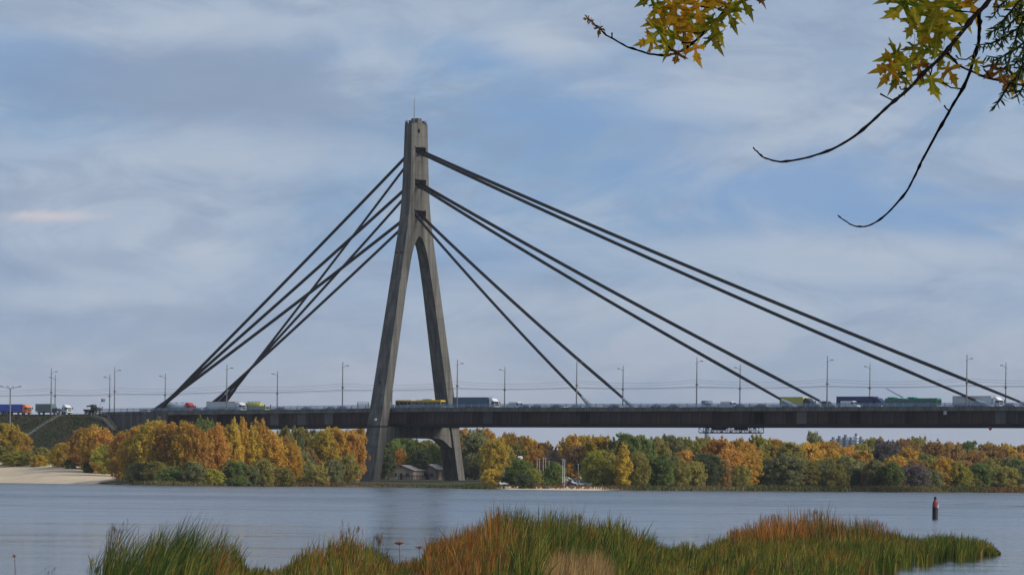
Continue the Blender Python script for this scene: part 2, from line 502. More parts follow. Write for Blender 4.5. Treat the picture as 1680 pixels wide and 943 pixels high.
def terrain(X, Y):
    X = np.asarray(X, float); Y = np.asarray(Y, float)
    wig = 2.5 * np.sin(X * 0.11) + 2.0 * np.sin(X * 0.037 + 1) + 1.2 * np.sin(X * 0.31 + 2)
    d = Y - shore(X) + wig * 1.2 - 4
    base = np.interp(d, [-60, -6, 0, 8, 40, 110, 260, 600], [-2.5, -0.6, 0.0, 0.35, 0.9, 1.3, 2.2, 3.0])
    bf = np.clip((X_BEACH1 - X) / (X_BEACH1 - X_BEACH0), 0, 1); bf = bf * bf * (3 - 2 * bf)
    base = base + bf * np.interp(d, [-6, 0, 50, 100, 300], [0, 0, 2.4, 4.6, 4.8])
    a = (X - OB.x) * DV.x + (Y - OB.y) * DV.y
    t = (X - OB.x) * NV.x + (Y - OB.y) * NV.y
    zr = np.maximum(23.9, 25.35 + np.minimum(0, a - 20) * 0.0085) - 0.80
    h = np.hypot(np.maximum(0, a - (A_AB0 + 3)), np.maximum(0, np.abs(t) - 13.6))
    bumps = 0.35 * np.sin(X * 0.21 + Y * 0.13) + 0.3 * np.sin(X * 0.09 - Y * 0.17 + 2)
    emb = zr - h / 1.42 + bumps * np.clip(h / 4, 0, 1)
    z = np.maximum(base, emb)
    sand = np.clip(1.0 - np.abs(d - 8) / 16, 0, 1) * 0.40
    sand = np.maximum(sand, np.clip(bf * 1.8, 0, 1) * np.clip((135 - d) / 20, 0, 1))
    bb = np.clip((X - X_BB0) / 10, 0, 1) * np.clip((X_BB1 - X) / 12, 0, 1)
    sand = np.maximum(sand, bb * np.clip((55 - d) / 15, 0, 1) * 0.85)
    sand = sand * (emb < base)
    return z, sand
def tz(x, y): return float(terrain(x, y)[0])
xs = np.concatenate([np.linspace(-9000, -620, 24), np.arange(-600, 620, 5.0), np.linspace(640, 9000, 24)])
ys = np.concatenate([np.arange(1230, 1960, 4.5), np.linspace(1970, 3200, 24), np.linspace(3400, 7000, 10)])
GX, GY = np.meshgrid(xs, ys)
GZ, GS = terrain(GX, GY)
nx, ny = len(xs), len(ys)
idx = np.arange(nx * ny).reshape(ny, nx)
F = np.stack([idx[:-1, :-1], idx[:-1, 1:], idx[1:, 1:], idx[1:, :-1]], -1).reshape(-1, 4)
me = np_mesh('far_bank', np.stack([GX, GY, GZ], -1).reshape(-1, 3), F, 4)
at = me.attributes.new('cover', 'FLOAT', 'POINT'); at.data.foreach_set('value', GS.ravel().astype(np.float32))
me.polygons.foreach_set('use_smooth', [True] * len(me.polygons))
fb = obj('far_bank', me, ground_mat()); tag(fb, 'far river bank with sandy beach and grassy road embankment', 'bank', kind='structure')

# near bank: where the photographer and the maple stand (just outside the picture), and the low spit under the reeds
xs = np.linspace(-60, 60, 49); ys = np.linspace(-40, 110, 61)
GX, GY = np.meshgrid(xs, ys)
GZ = np.interp(GY + 3 * np.sin(GX * 0.12), [-40, 30, 62, 82, 110], [1.9, 1.6, 1.0, -0.3, -1.2]) + 0.06 * np.sin(GX * 1.1) * np.sin(GY * 0.9)
nx, ny = len(xs), len(ys); idx = np.arange(nx * ny).reshape(ny, nx)
F = np.stack([idx[:-1, :-1], idx[:-1, 1:], idx[1:, 1:], idx[1:, :-1]], -1).reshape(-1, 4)
nb = obj('near_bank', np_mesh('near_bank', np.stack([GX, GY, GZ], -1).reshape(-1, 3), F, 4),
         mat('near_soil', (0.07, 0.065, 0.04), 0.95, var=0.4, scale=0.8))
tag(nb, 'near grassy bank beside the river', 'bank', kind='structure')

# ------------------------------------------------------------------ THE BRIDGE
M_CONC = concrete_mat('pylon_concrete', (0.152, 0.146, 0.133), 0.95, 0.14)
M_CONC2 = concrete_mat('abutment_concrete', (0.140, 0.135, 0.132), 1.0)
M_CORN = concrete_mat('cornice_concrete', (0.185, 0.175, 0.16), 0.8)
M_CABLE = mat('cable_sheath', (0.022, 0.022, 0.027), 0.55, 0.2, 0.25, 0.4)
M_DARK = mat('dark_steel', (0.016, 0.015, 0.018), 0.6, 0.2, 0.3, 0.5)
M_STEEL = mat('galvanised_steel', (0.20, 0.21, 0.23), 0.5, 0.5, 0.2, 1.0)
M_WEB = [mat('girder_paint_brown', (0.050, 0.032, 0.030), 0.75, 0, 0.40, 0.9, (1, 1, 0.06), spec=0.15, rnd=0.14, col2=(0.090, 0.050, 0.040), thr=(0.52, 0.72)),
         mat('girder_paint_plum', (0.044, 0.031, 0.033), 0.75, 0, 0.40, 0.9, (1, 1, 0.06), spec=0.15, rnd=0.14, col2=(0.090, 0.050, 0.040), thr=(0.52, 0.72)),
         mat('girder_paint_rust', (0.060, 0.034, 0.028), 0.8, 0, 0.35, 0.9, (1, 1, 0.06), spec=0.15, rnd=0.10),
         mat('girder_paint_faded', (0.115, 0.104, 0.103), 0.8, 0, 0.3, 0.9, (1, 1, 0.06), spec=0.15, rnd=0.10)]
M_ASPH = mat('asphalt', (0.05, 0.05, 0.052), 0.9, 0, 0.25, 1.2)
M_RAIL = mat('railing_blue_paint', (0.17, 0.26, 0.37), 0.6, 0, 0.3, 0.8, rnd=0.2)

bridge = thing('cable_stayed_bridge', 'long cable-stayed bridge with one tall concrete A-shaped pylon crossing the river', 'bridge', OB, RZ)

def pylon():
    zt = [0, 63, 68, 72, 76, 80, 84, 88, 93, 98, 108, 117.6]
    To = [23.3, 10.25, 9.25, 8.4, 7.6, 6.75, 6.0, 5.35, 4.8, 4.5, 4.15, 3.9]
    T = lambda z: float(np.interp(z, zt, To))
    hh = lambda z: 3.0 + 3.2 * (118 - z) / 118
    inner_z = [0, 63, 69, 73, 75.5, 77.5, 79.0, 80.2, 80.9, 81.1]
    inner_t = [19.8, 6.75, 5.35, 4.35, 3.6, 2.85, 2.1, 1.3, 0.6, 0.0]
    near = [(-T(z), z) for z in [-2, 20] + zt[1:]]
    top = [(-1.1, 117.9), (-0.8, 119.4), (0.9, 119.4), (1.4, 117.8)]
    far = [(T(z), z) for z in reversed([-2, 20] + zt[1:])]
    inn = [(t, z) for z, t in zip([-2, 20] + inner_z[1:], [20.2, 15.6] + inner_t[1:])]
    outer = near + top + far + inn + [(-t, z) for t, z in reversed(inn[:-1])]
    holes = [(-2.2, 3.0, 107.0, 109.9), (-2.3, 3.1, 96.4, 99.4), (-2.4, 3.1, 86.5, 89.4)]
    hp = [[(a, c), (b, c), (b, d), (a, d)] for a, b, c, d in holes]
    # small square opening near the top
    hp.append([(-0.95, 114.6), (0.05, 114.6), (0.05, 115.9), (-0.95, 115.9)])
    loops = [outer] + hp
    flat = [p for l in loops for p in l]; n = len(flat)
    tri = tessellate_polygon([[Vector((t, z, 0)) for t, z in l] for l in loops])
    V = [(hh(z) / 2, t, z) for t, z in flat] + [(-hh(z) / 2, t, z) for t, z in flat]
    F = [tuple(t) for t in tri] + [tuple(i + n for i in reversed(t)) for t in tri]
    o = 0
    for l in loops:
        k = len(l)
        for i in range(k):
            j = (i + 1) % k
            F.append((o + i, o + j, n + o + j, n + o + i))
        o += k
    py = MB().add(V, F).build('pylon', M_CONC, bridge)
    tag(py, 'tall weathered concrete A-shaped pylon')
    for a, b, c, d in holes:      # steel saddle in each niche and a lintel over it
        MB().box(-1.3, 0.35, a + 0.06, b - 0.06, c + 0.05, d - 0.05).build('cable_saddle', M_DARK, py)
        MB().box(hh(c) / 2 - 0.25, hh(c) / 2 + 0.30, a - 0.25, b + 0.25, d + 0.05, d + 0.45).build('niche_lintel', M_CONC, py)
    for s in (-1, 1):             # joint collar at deck level on each leg
        t = lambda z: s * T(z)
        m = MB()
        z0, z1 = 19.0, 19.5
        a1 = hh(19) / 2 + 0.18
        tt = sorted([t(19.2) + s * 0.25, t(19.2) - s * 3.85])
        m.box(-a1, a1, tt[0], tt[1], z0, z1).build('joint_collar', M_DARK, py)
        m = MB(); a1 = hh(0) / 2 + 0.7
        tt = sorted([t(0) + s * 0.9, t(0) - s * 4.4])
        m.cbox(-a1, a1, tt[0], tt[1], -1.5, 1.0, 0.25).build('footing', M_CONC2, py)
    # cross beam under the deck, haunched at the legs
    zt_, zb = 19.3, 15.6
    prof = [(-17.5, zt_), (17.5, zt_), (17.2, 12.6)]
    for i in range(8):
        u = i / 7; prof.append((16.0 - 6.0 * u, 12.9 + (zb - 12.9) * math.sin(u * PI / 2)))
    prof += [(-x, z) for x, z in reversed(prof[3:])] + [(-17.2, 12.6)]
    n = len(prof); tri = tessellate_polygon([[Vector((x, z, 0)) for x, z in prof]])
    V = [(2.2, t, z) for t, z in prof] + [(-2.2, t, z) for t, z in prof]
    F = [tuple(t) for t in tri] + [tuple(i + n for i in reversed(t)) for t in tri] + [(i, (i + 1) % n, n + (i + 1) % n, n + i) for i in range(n)]
    MB().add(V, F).build('cross_beam', M_CONC, py)
    MB().tube([(0.2, -1.3, 117.8), (0.2, -1.3, 122.5), (0.2, -1.3, 125.9)], [0.14, 0.1, 0.06], 6).build('antenna', M_STEEL, py)
    for a0, t0, l in ((-1.2, -3.4, 1), (1.2, 3.0, 1), (-0.6, -2.4, 0), (1.0, 2.2, 0)):
        m = MB()
        for k in range(3): m.tube([(a0 - 0.5 + 0.5 * k, t0, 117.4), (a0 - 0.5 + 0.5 * k, t0, 118.7)], 0.06, 5)
        m.tube([(a0 - 0.5, t0, 118.6), (a0 + 0.5, t0, 118.6)], 0.06, 5)
        m.box(a0 - 0.3, a0 + 0.3, t0 - 0.3, t0 + 0.3, 117.5, 118.2 if l else 118.5)
        m.build('roof_railing', M_DARK, py)
    MB().cyl((0, 0, 0), 0.42, 'z', 0.3, 10)
    MB().box(-0.35, 0.35, -T(33) - 0.05, -T(33) + 0.5, 32.4, 33.8).build('inspection_hatch', M_DARK, py)
    for a_ in (-1.2, 0.9): MB().box(a_ - 0.5, a_ + 0.5, -T(75.6) - 0.06, -T(75.6) + 0.4, 75.2, 75.8).build('wall_mark', M_DARK, py)  # plain dark marks on the outer face, built as shallow boxes
    m = MB(); m.tube([(0.6, -T(21.5) - 0.1, 21.4), (0.6, -T(21.5) - 0.45, 21.4)], [0.40, 0.40], 12)
    m.build('navigation_light', mat('white_enamel', (0.8, 0.8, 0.78), 0.4, var=0.03), py)
    return hh
HH = pylon()

# --- deck: closed box, web panels, cornice slabs, bottom flange
HW = 13.2
deck_as = np.arange(A_AB1, A_END + 1, 6.0)
def strip(y0, y1, dz0, dz1, a_list, zf=zc):
    m = MB()
    V = []
    for a in a_list:
        z = zf(a); V += [(a, y0, z + dz0), (a, y1, z + dz0), (a, y1, z + dz1), (a, y0, z + dz1)]
    F = [(0, 1, 2, 3)]
    for i in range(len(a_list) - 1):
        b = i * 4
        for k in range(4):
            j = (k + 1) % 4; F.append((b + k, b + j, b + 4 + j, b + 4 + k))
    e = (len(a_list) - 1) * 4; F.append((e + 3, e + 2, e + 1, e))
    return m.add(V, F)
girder = strip(-HW + 0.75, HW - 0.75, -5.15, -1.22, list(deck_as)).build('girder', M_WEB[1], bridge)
strip(-HW + 1.5, -HW + 2.7, -6.0, -5.16, list(deck_as)).build('bottom_flange', M_DARK, girder)
strip(HW - 2.7, HW - 1.5, -6.0, -5.16, list(deck_as)).build('bottom_flange', M_DARK, girder)
strip(-HW + 0.1, HW - 0.1, -1.20, -0.76, list(deck_as)).build('deck_slab', M_CORN, bridge)
panel_me = []
for w in (0.0, 0.08, -0.05):
    m = MB()
    m.box(-1.98, 1.98, -0.05 - w * 0.4, 0.04, -5.08, -1.32)
    m.box(1.72, 1.84, -0.22, -0.05 - w * 0.4, -5.05, -1.34)           # stiffener
    m.box(-0.06, 0.06, -0.14, -0.05 - w * 0.4, -5.05, -1.34)
    panel_me.append(m.mesh('web_panel'))
na = int((A_END - A_AB1) / 4)
faded = [a_of(x, -HW, 22) for x in (455, 487, 535, 1308, 1640, 1655, 797)]
rr = random.Random(3)
for side in (-1, 1):
    for i in range(na):
        a = A_AB1 + 2 + 4 * i
        if side == 1 and a > 300: continue
        k = rr.choices([0, 1, 2], [5, 5, 3])[0]
        if side < 0 and any(abs(a - f) < 2.0 for f in faded): k = 3
        o = obj('web_panel', rr.choice(panel_me), M_WEB[k], girder)
        o.location = (a, side * (HW - 0.78), zc(a)); o.rotation_euler = (0, 0, 0 if side < 0 else PI)
corn_me = MB().box(-2.97, 2.97, -0.72, 0.55, -1.28, 0.0).box(-2.97, 2.97, -0.80, -0.722, -0.32, -0.02).mesh('cornice_slab')
nc = int((A_END - A_AB1) / 6)
for side in (-1, 1):
    for i in range(nc):
        a = A_AB1 + 3 + 6 * i
        if side == 1 and a > 300: continue
        o = obj('cornice_slab', corn_me, M_CORN, bridge)
        o.location = (a, side * (HW - 0.72), zc(a) + rr.uniform(-0.03, 0.03)); o.rotation_euler = (0, 0, 0 if side < 0 else PI)
# railing along both edges
rm = MB()
rm.box(-2.95, 2.95, -0.05, 0.05, 1.0, 1.1); rm.box(-2.95, 2.95, -0.03, 0.03, 0.12, 0.18); rm.box(-2.95, 2.95, -0.03, 0.03, 0.56, 0.61)
for k in range(21): rm.box(-2.9 + k * 0.29 - 0.055, -2.9 + k * 0.29 + 0.055, -0.02, 0.02, 0.18, 1.0)
for x in (-2.9, 0, 2.9): rm.box(x - 0.07, x + 0.07, -0.07, 0.07, 0.0, 1.12)
rail_me = rm.mesh('railing_panel')
A_W = -300.0
na2 = int((A_END - A_AB0) / 6)
railing = thing('railing', None, None); railing.parent = bridge
for side in (-1, 1):
    for i in range(na2):
        a = A_AB0 + 3 + 6 * i
        if side == 1 and a > 320: continue
        o = obj('railing_panel', rail_me, M_RAIL, railing); o.location = (a, side * (HW - 0.15), zc(a) + 0.0)
# --- abutment
L_ab = A_AB1 - A_AB0
ab = MB().box(A_AB0, A_AB1 - 0.05, -HW + 0.35, HW - 0.35, -1, zc(A_AB0) - 1.0).build('abutment', M_CONC2, bridge)
npan = 11; pw = L_ab / npan
for i in range(npan):
    a0 = A_AB0 + i * pw
    MB().box(a0 + 0.04, a0 + pw - 0.35, -HW + 0.05 - 0.06 * (i % 2), -HW + 0.34, 0, zc(a0) - 1.1).build('wall_panel', M_CONC2, ab)
    MB().box(a0 + pw - 0.30, a0 + pw - 0.02, -HW - 0.12, -HW + 0.34, 0, zc(a0) - 1.1).build('wall_rib', M_CONC2, ab)
strip(-HW - 0.1, HW + 0.1, -1.02, 0.0, [A_AB0, (A_AB0 + A_AB1) / 2, A_AB1 - 0.03]).build('coping', M_CONC2, ab)
MB().box(A_AB1 - 0.03, A_AB1 + 1.4, -HW - 0.25, -HW + 1.2, 8, zc(A_AB1) - 0.05).build('end_pillar', M_CORN, ab)

# stairs up the embankment slope
def on_slope(px, py):
    lo = None
    for Y in np.arange(1480, 1800, 1.0):
        q = unproj(px, py, Y)
        if q.z <= tz(q.x, Y): return q
    return unproj(px, py, 1640)
for pa, pb, lab in (((100, 681), (36, 720), 'long concrete stair climbing the embankment towards the white truck cab'), ((152, 682), (187, 706), 'short concrete stair dropping beside the abutment wall')):
    A_, B_ = on_slope(*pa), on_slope(*pb)
    r = thing('embankment_stair', lab, 'stairs', A_, 0)
    n = 16; st_ = MB()
    wv = Vector((-(B_ - A_).y, (B_ - A_).x, 0)).normalized() * 0.9
    for k in range(n):
        p0 = A_.lerp(B_, k / n) - A_; p1 = A_.lerp(B_, (k + 1) / n) - A_
        g0 = tz(A_.x + p0.x, A_.y + p0.y) - A_.z + 0.22
        st_.add([p0 - wv + Vector((0, 0, 0)), p1 - wv, p1 + wv, p0 + wv], []) if False else None
        V = [(p0 - wv), (p1 - wv), (p1 + wv), (p0 + wv)]
        st_.add([(v.x, v.y, g0 - 0.9) for v in V] + [(v.x, v.y, g0) for v in V], [(0, 3, 2, 1), (4, 5, 6, 7), (0, 1, 5, 4), (1, 2, 6, 5), (2, 3, 7, 6), (3, 0, 4, 7)])
    st_.build('steps', M_CORN, r)
    hr = MB()
    pts = []
    for k in range(n + 1):
        p = A_.lerp(B_, k / n) - A_ + wv
        z = tz(A_.x + p.x, A_.y + p.y) - A_.z
        pts.append((p.x, p.y, z + 1.2)); hr.tube([(p.x, p.y, z - 0.3), (p.x, p.y, z + 1.2)], 0.04, 4)
    hr.tube(pts, 0.05, 4); hr.build('handrail', M_STEEL, r)

# --- cables
def cable(p0, p1, r0, sag):
    p0, p1 = Vector(p0), Vector(p1)
    pts = []; n = 14
    for i in range(n + 1):
        u = i / n; p = p0.lerp(p1, u); p.z -= sag * 4 * u * (1 - u); pts.append(p)
    return MB().tube(pts, r0, 8).build('stay_cable', M_CABLE, bridge, True), pts
SZ = [109.0, 98.4, 88.5]
anch = {('R', -1): [1628, 1306, 973], ('R', 1): [1702, 1371, 1044],
        ('L', -1): [257, 253.5, 250], ('L', 1): [355, 344, 331]}
M_SLEEVE = mat('anchor_sleeve_grey', (0.30, 0.33, 0.37), 0.5, 0.1, 0.15, 0.8)
for (sd, pl), xs_ in anch.items():
    for k, px in enumerate(xs_):
        t = pl * 11.2
        a = a_of(px, t, 25.0)
        z1 = zc(a) - 0.3
        s = 1 if sd == 'R' else -1
        p0 = (s * 0.6, pl * 1.25, SZ[k] - 0.25); p1 = (a, t, z1)
        c, pts = cable(p0, p1, 0.33, 1.2 if sd == 'R' else 0.5)
        d = (pts[-2] - pts[-1]).normalized()
        # each stay is a flat bundle: a second strand group runs just above the first
        off = Vector((0, 0.1 * pl, 0.52))
        MB().tube([p + off * (1.0 if i < 12 else (14 - i) / 2 * 0.9 + 0.1) for i, p in enumerate(pts)], 0.26, 8).build('strand_bundle', M_CABLE, c, True)
        q = pts[-1]
        if sd == 'R':
            MB().tube([q, q + d * 3.2, q + d * 6.2], [0.95, 0.75, 0.46], 8).build('anchor_sleeve', M_SLEEVE, c)
        else:
            MB().tube([q, q + d * 5.0, q + d * 13.0], [0.85, 0.75, 0.48], 8).build('anchor_sleeve', M_CABLE, c)

# --- road surface and small things on the bridge
road_as = list(np.arange(-420, A_END, 10.0))
rd = strip(-10.2, 10.2, -0.74, -0.56, road_as).build('road', M_ASPH)
rd.location = OB; rd.rotation_euler = (0, 0, RZ); tag(rd, 'asphalt road over the bridge and embankment', 'road', kind='structure')
lm = MB()
M_LINE = mat('road_paint', (0.75, 0.75, 0.72), 0.7, var=0.15)
for a in np.arange(A_AB0, 330, 9.0):
    for t in (-6.6, -3.3, 3.3, 6.6): lm.box(a, a + 3, t - 0.07, t + 0.07, zc(a) - 0.556, zc(a) - 0.550)
for a in np.arange(A_AB0, 330, 6.0):
    for t in (-0.2, 0.2): lm.box(a, a + 5.9, t - 0.07, t + 0.07, zc(a) - 0.556, zc(a) - 0.550)
o = lm.build('lane_marking', M_LINE, rd)

# inspection gantry slung below the deck
a0, a1 = a_of(1150, -9, 18.6), a_of(1243, -9, 18.2)
gan = thing('inspection_gantry', 'dark steel lattice inspection gantry slung under the bridge deck', 'gantry', bp((a0 + a1) / 2, -8, zc(200) - 6.0), RZ)
Lg = (a1 - a0) / 2
for t in (-2.0, 2.0):
    m = MB()
    m.box(-Lg, Lg, t - 0.12, t + 0.12, -0.32, -0.1); m.box(-Lg, Lg, t - 0.12, t + 0.12, -1.9, -1.65)
    n = 12
    for i in range(n + 1):
        x = -Lg + 2 * Lg * i / n
        m.box(x - 0.08, x + 0.08, t - 0.08, t + 0.08, -1.66, -0.3)
        if i < n:
            x2 = x + 2 * Lg / n
            m.tube([(x, t, -1.7), (x2, t, -0.25)] if i % 2 else [(x, t, -0.25), (x2, t, -1.7)], 0.08, 4)
    m.build('lattice_side', M_DARK, gan)
MB().box(-Lg, Lg, -1.85, 1.85, -1.98, -1.90).build('walkway', M_DARK, gan)
for x in (-Lg * 0.45, Lg * 0.35):
    MB().box(x - 0.9, x + 0.9, -2.3, 2.3, -1.0, 0.9).build('hanger', M_DARK, gan)
# red navigation signal, sign plate
p = bp(a_of(1625, -12.5, 19), -12.6, zc(200) - 6.05)
s_ = thing('navigation_signal', 'small red navigation signal hanging below the deck at far right', 'signal', p, RZ)
MB().tube([(0, 0, 1.2), (0, 0, 0)], 0.05, 5).build('hanger_rod', M_DARK, s_)
MB().tube([(0, 0, 0.0), (0, 0, -0.5), (0, 0, -0.95)], [0.45, 0.5, 0.12], 8).build('red_shape', mat('signal_red', (0.55, 0.03, 0.07), 0.5, var=0.1), s_)
p = bp(a_of(1551, -HW, 24), -HW - 0.1, zc(200) - 1.9)
s_ = MB().box(-0.55, 0.55, -0.05, 0.05, -0.5, 0.55).box(-0.45, 0.45, -0.075, -0.052, -0.4, 0.45).build('sign_plate', mat('sign_pale', (0.42, 0.42, 0.42), 0.6, var=0.1))
s_.location = p; s_.rotation_euler = (0, 0, RZ); tag(s_, 'small pale square plate fixed on the brown girder below trolleybus', 'sign')
# lattice frame beside the near leg
p = bp(a_of(594, 9, 26), 9.5, zc(0) - 0.76)
fr = thing('overhead_sign_frame', 'dark lattice frame standing on the deck left of the near pylon leg', 'sign frame', p, RZ)
for x in (-2.4, 2.4): MB().box(x - 0.1, x + 0.1, -0.1, 0.1, 0, 3.1).build('post', M_STEEL, fr)
m = MB()
for z in (1.9, 2.5, 3.1): m.box(-2.6, 2.6, -0.08, 0.08, z - 0.06, z + 0.06)
for i in range(6): m.tube([(-2.4 + i * 0.8, 0, 1.9), (-1.6 + i * 0.8, 0, 3.1)], 0.06, 4)
m.build('lattice', M_STEEL, fr)

# ------------------------------------------------------------------ street lamps and wires
M_POLE = mat('lamp_pole_grey', (0.17, 0.175, 0.185), 0.6, 0.2, 0.2, 0.5, rnd=0.2)
M_HEAD = mat('lamp_head_grey', (0.10, 0.10, 0.11), 0.5, 0.2, 0.1)
def lamp_meshes(H, s):
    """s: +1 arm reaches to +t (over the road from the near edge)"""
    P = MB().tube([(0, 0, 0), (0, 0, H * 0.5), (0, 0, H)], [0.24, 0.19, 0.11], 8).box(-0.3, 0.3, -0.3, 0.3, 0, 0.7).mesh('pole')
    zA = H * 0.88
    A = MB().tube([(0, 0, zA), (0, s * 0.9, zA + 0.55), (0, s * 2.0, zA + 0.8)], 0.07, 5).tube([(0, 0, zA - 0.1), (0, -s * 0.8, zA + 0.1)], 0.06, 5).mesh('arm')
    Hd = MB().cbox(-0.22, 0.22, min(s * 1.8, s * 2.9), max(s * 1.8, s * 2.9), zA + 0.66, zA + 0.92, 0.06).mesh('lamp_head')
    I = MB()
    zI = H * 0.46
    I.cbox(-0.28, 0.28, -0.35 * 1, 0.35, zI, zI + 0.55, 0.1); I.tube([(0, 0, zI + 0.3), (0, s * 1.3, zI + 0.3)], 0.06, 5)
    return P, A, Hd, I.mesh('insulator')
lk = {-1: lamp_meshes(16.0, 1), 1: lamp_meshes(14.3, -1)}
near_px = [188, 372, 562, 750, 946, 1143, 1357, 1586]
far_px = [180, 271, 455, 643, 828, 1022, 1214, 1427, 1650]
side_word = {-1: 'near', 1: 'far'}
desc_n = ['standing on the abutment left of the cables', 'in front of the white box trailer', 'left of the near pylon leg', 'in front of the grey-blue trailer',
          'beside the lowest near stay cable', 'above the inspection gantry', 'left of the white van', 'in front of the white trailer at right']
desc_f = ['farthest left, behind the abutment', 'behind the silver tank truck', 'right of the yellow-green tanker', 'between the two pylon legs', 'right of the white truck cab',
          'between the two lowest right stay cables', 'right of the inspection gantry', 'above the front of the green trolleybus', 'at the right end of the photo']
for side, pxs, ds in ((-1, near_px, desc_n), (1, far_px, desc_f)):
    for px, dsc in zip(pxs, ds):
        t = side * 12.25
        a = a_of(px, t, 30)
        L_ = thing('street_lamp', f'grey lamp pole, {side_word[side]} deck edge, {dsc}', 'street lamp', bp(a, t, zc(a) - 0.78), RZ, 'lamp poles along the bridge')
        for nm, me in zip(('pole', 'arm', 'lamp_head', 'insulator'), lk[side]):
            obj(nm, me, M_HEAD if nm in ('lamp_head', 'insulator') else M_POLE, L_)
# embankment poles
for px, t, H, lab in ((84, -11.5, 16, 'tall double-armed pole on the embankment behind the grey-green truck'),
                      (90.5, 11.5, 15, 'plain thin pole on the embankment beside the white truck cab')):
    a = a_of(px, t, 30)
    L_ = thing('street_lamp', lab, 'street lamp', bp(a, t, zc(a) - 0.75), RZ, 'lamp poles along the bridge')
    for nm, me in zip(('pole', 'arm', 'lamp_head', 'insulator'), lk[-1 if t < 0 else 1]):
        obj(nm, me, M_HEAD if nm in ('lamp_head', 'insulator') else M_POLE, L_)
# low four-armed mast in front of the embankment
Yp = 1672.0
pt = unproj(17, 637, Yp); bz = tz(pt.x, Yp)
mst = thing('light_mast', 'short mast with four spread lamp arms in front of the embankment at far left', 'street lamp', (pt.x, Yp, bz - 0.1), RZ)
hm = pt.z - bz
MB().tube([(0, 0, 0), (0, 0, hm)], [0.30, 0.22], 8).build('pole', M_POLE, mst)
for k in range(4):
    w = k * PI / 2 + 0.5
    c, s = math.cos(w), math.sin(w)
    ar = MB().tube([(0, 0, hm - 0.1), (c * 1.6, s * 1.6, hm + 0.35), (c * 3.0, s * 3.0, hm + 0.75)], 0.09, 5).build('arm', M_POLE, mst)
    MB().tube([(c * 2.9, s * 2.9, hm + 0.72), (c * 3.9, s * 3.9, hm + 0.85)], [0.18, 0.12], 6).build('lamp_head', M_HEAD, ar)
# overhead wires
M_WIRE = mat('wire', (0.05, 0.05, 0.055), 0.6, 0.3, 0.1)
for t, dz, sag, r, lab in ((-8.2, 6.3, 0.35, 0.03, 'lower trolley wire over the near lane'), (-7.4, 6.25, 0.35, 0.03, 'second trolley wire over the near lane'),
                           (-6.8, 8.4, 0.9, 0.028, 'sagging support wire above the near trolley wires'), (8.0, 6.4, 0.4, 0.03, 'trolley wire over the far lane'),
                           (11.9, 8.2, 1.0, 0.028, 'sagging support wire between the far lamp poles')):
    st = [a_of(x, t, 30) for x in ([-120, 84] + near_px + [1800])]
    pts = []
    for i in range(len(st) - 1):
        for k in range(8):
            u = k / 8; a = st[i] + (st[i + 1] - st[i]) * u
            pts.append((a, t, zc(a) + dz - sag * 4 * u * (1 - u)))
    o = MB().tube(pts, r, 4).build('overhead_wire', M_WIRE); o.location = OB; o.rotation_euler = (0, 0, RZ)
    tag(o, lab + ' along the bridge', 'wire', 'overhead wires above the deck')

# ------------------------------------------------------------------ vehicles (front towards +x)
M_TYRE = mat('tyre', (0.02, 0.02, 0.02), 0.9, var=0.2)
M_RIM = mat('rim', (0.3, 0.3, 0.3), 0.4, 0.6, 0.1)
M_GLASS = mat('vehicle_glass', (0.015, 0.018, 0.022), 0.12, 0, 0.05, spec=0.6)
M_LAMPW = mat('headlamp', (0.7, 0.7, 0.65), 0.2, 0, 0.05)
M_LAMPR = mat('tail_lamp', (0.4, 0.02, 0.02), 0.3, 0, 0.05)
M_UND = mat('chassis', (0.025, 0.025, 0.028), 0.8, 0, 0.2)
def paint(name, c, r=0.4): return mat('paint_' + name, c, r, 0, 0.08, 0.6, coat=0.15)
_wh = {}
def wheels(root, xs_, yw, r, w=0.3):
    key = (round(r, 2), round(w, 2))
    if key not in _wh:
        ty = MB().cyl((0, 0, 0), r, 'y', w, 14).mesh('tyre'); ri = MB().cyl((0, 0, 0), r * 0.58, 'y', w + 0.03, 10).mesh('rim')
        _wh[key] = (ty, ri)
    for x in xs_:
        for s in (-1, 1):
            wh = obj('wheel', _wh[key][0], M_TYRE, root); wh.location = (x, s * (yw - w / 2), r)
            obj('rim', _wh[key][1], M_RIM, wh)
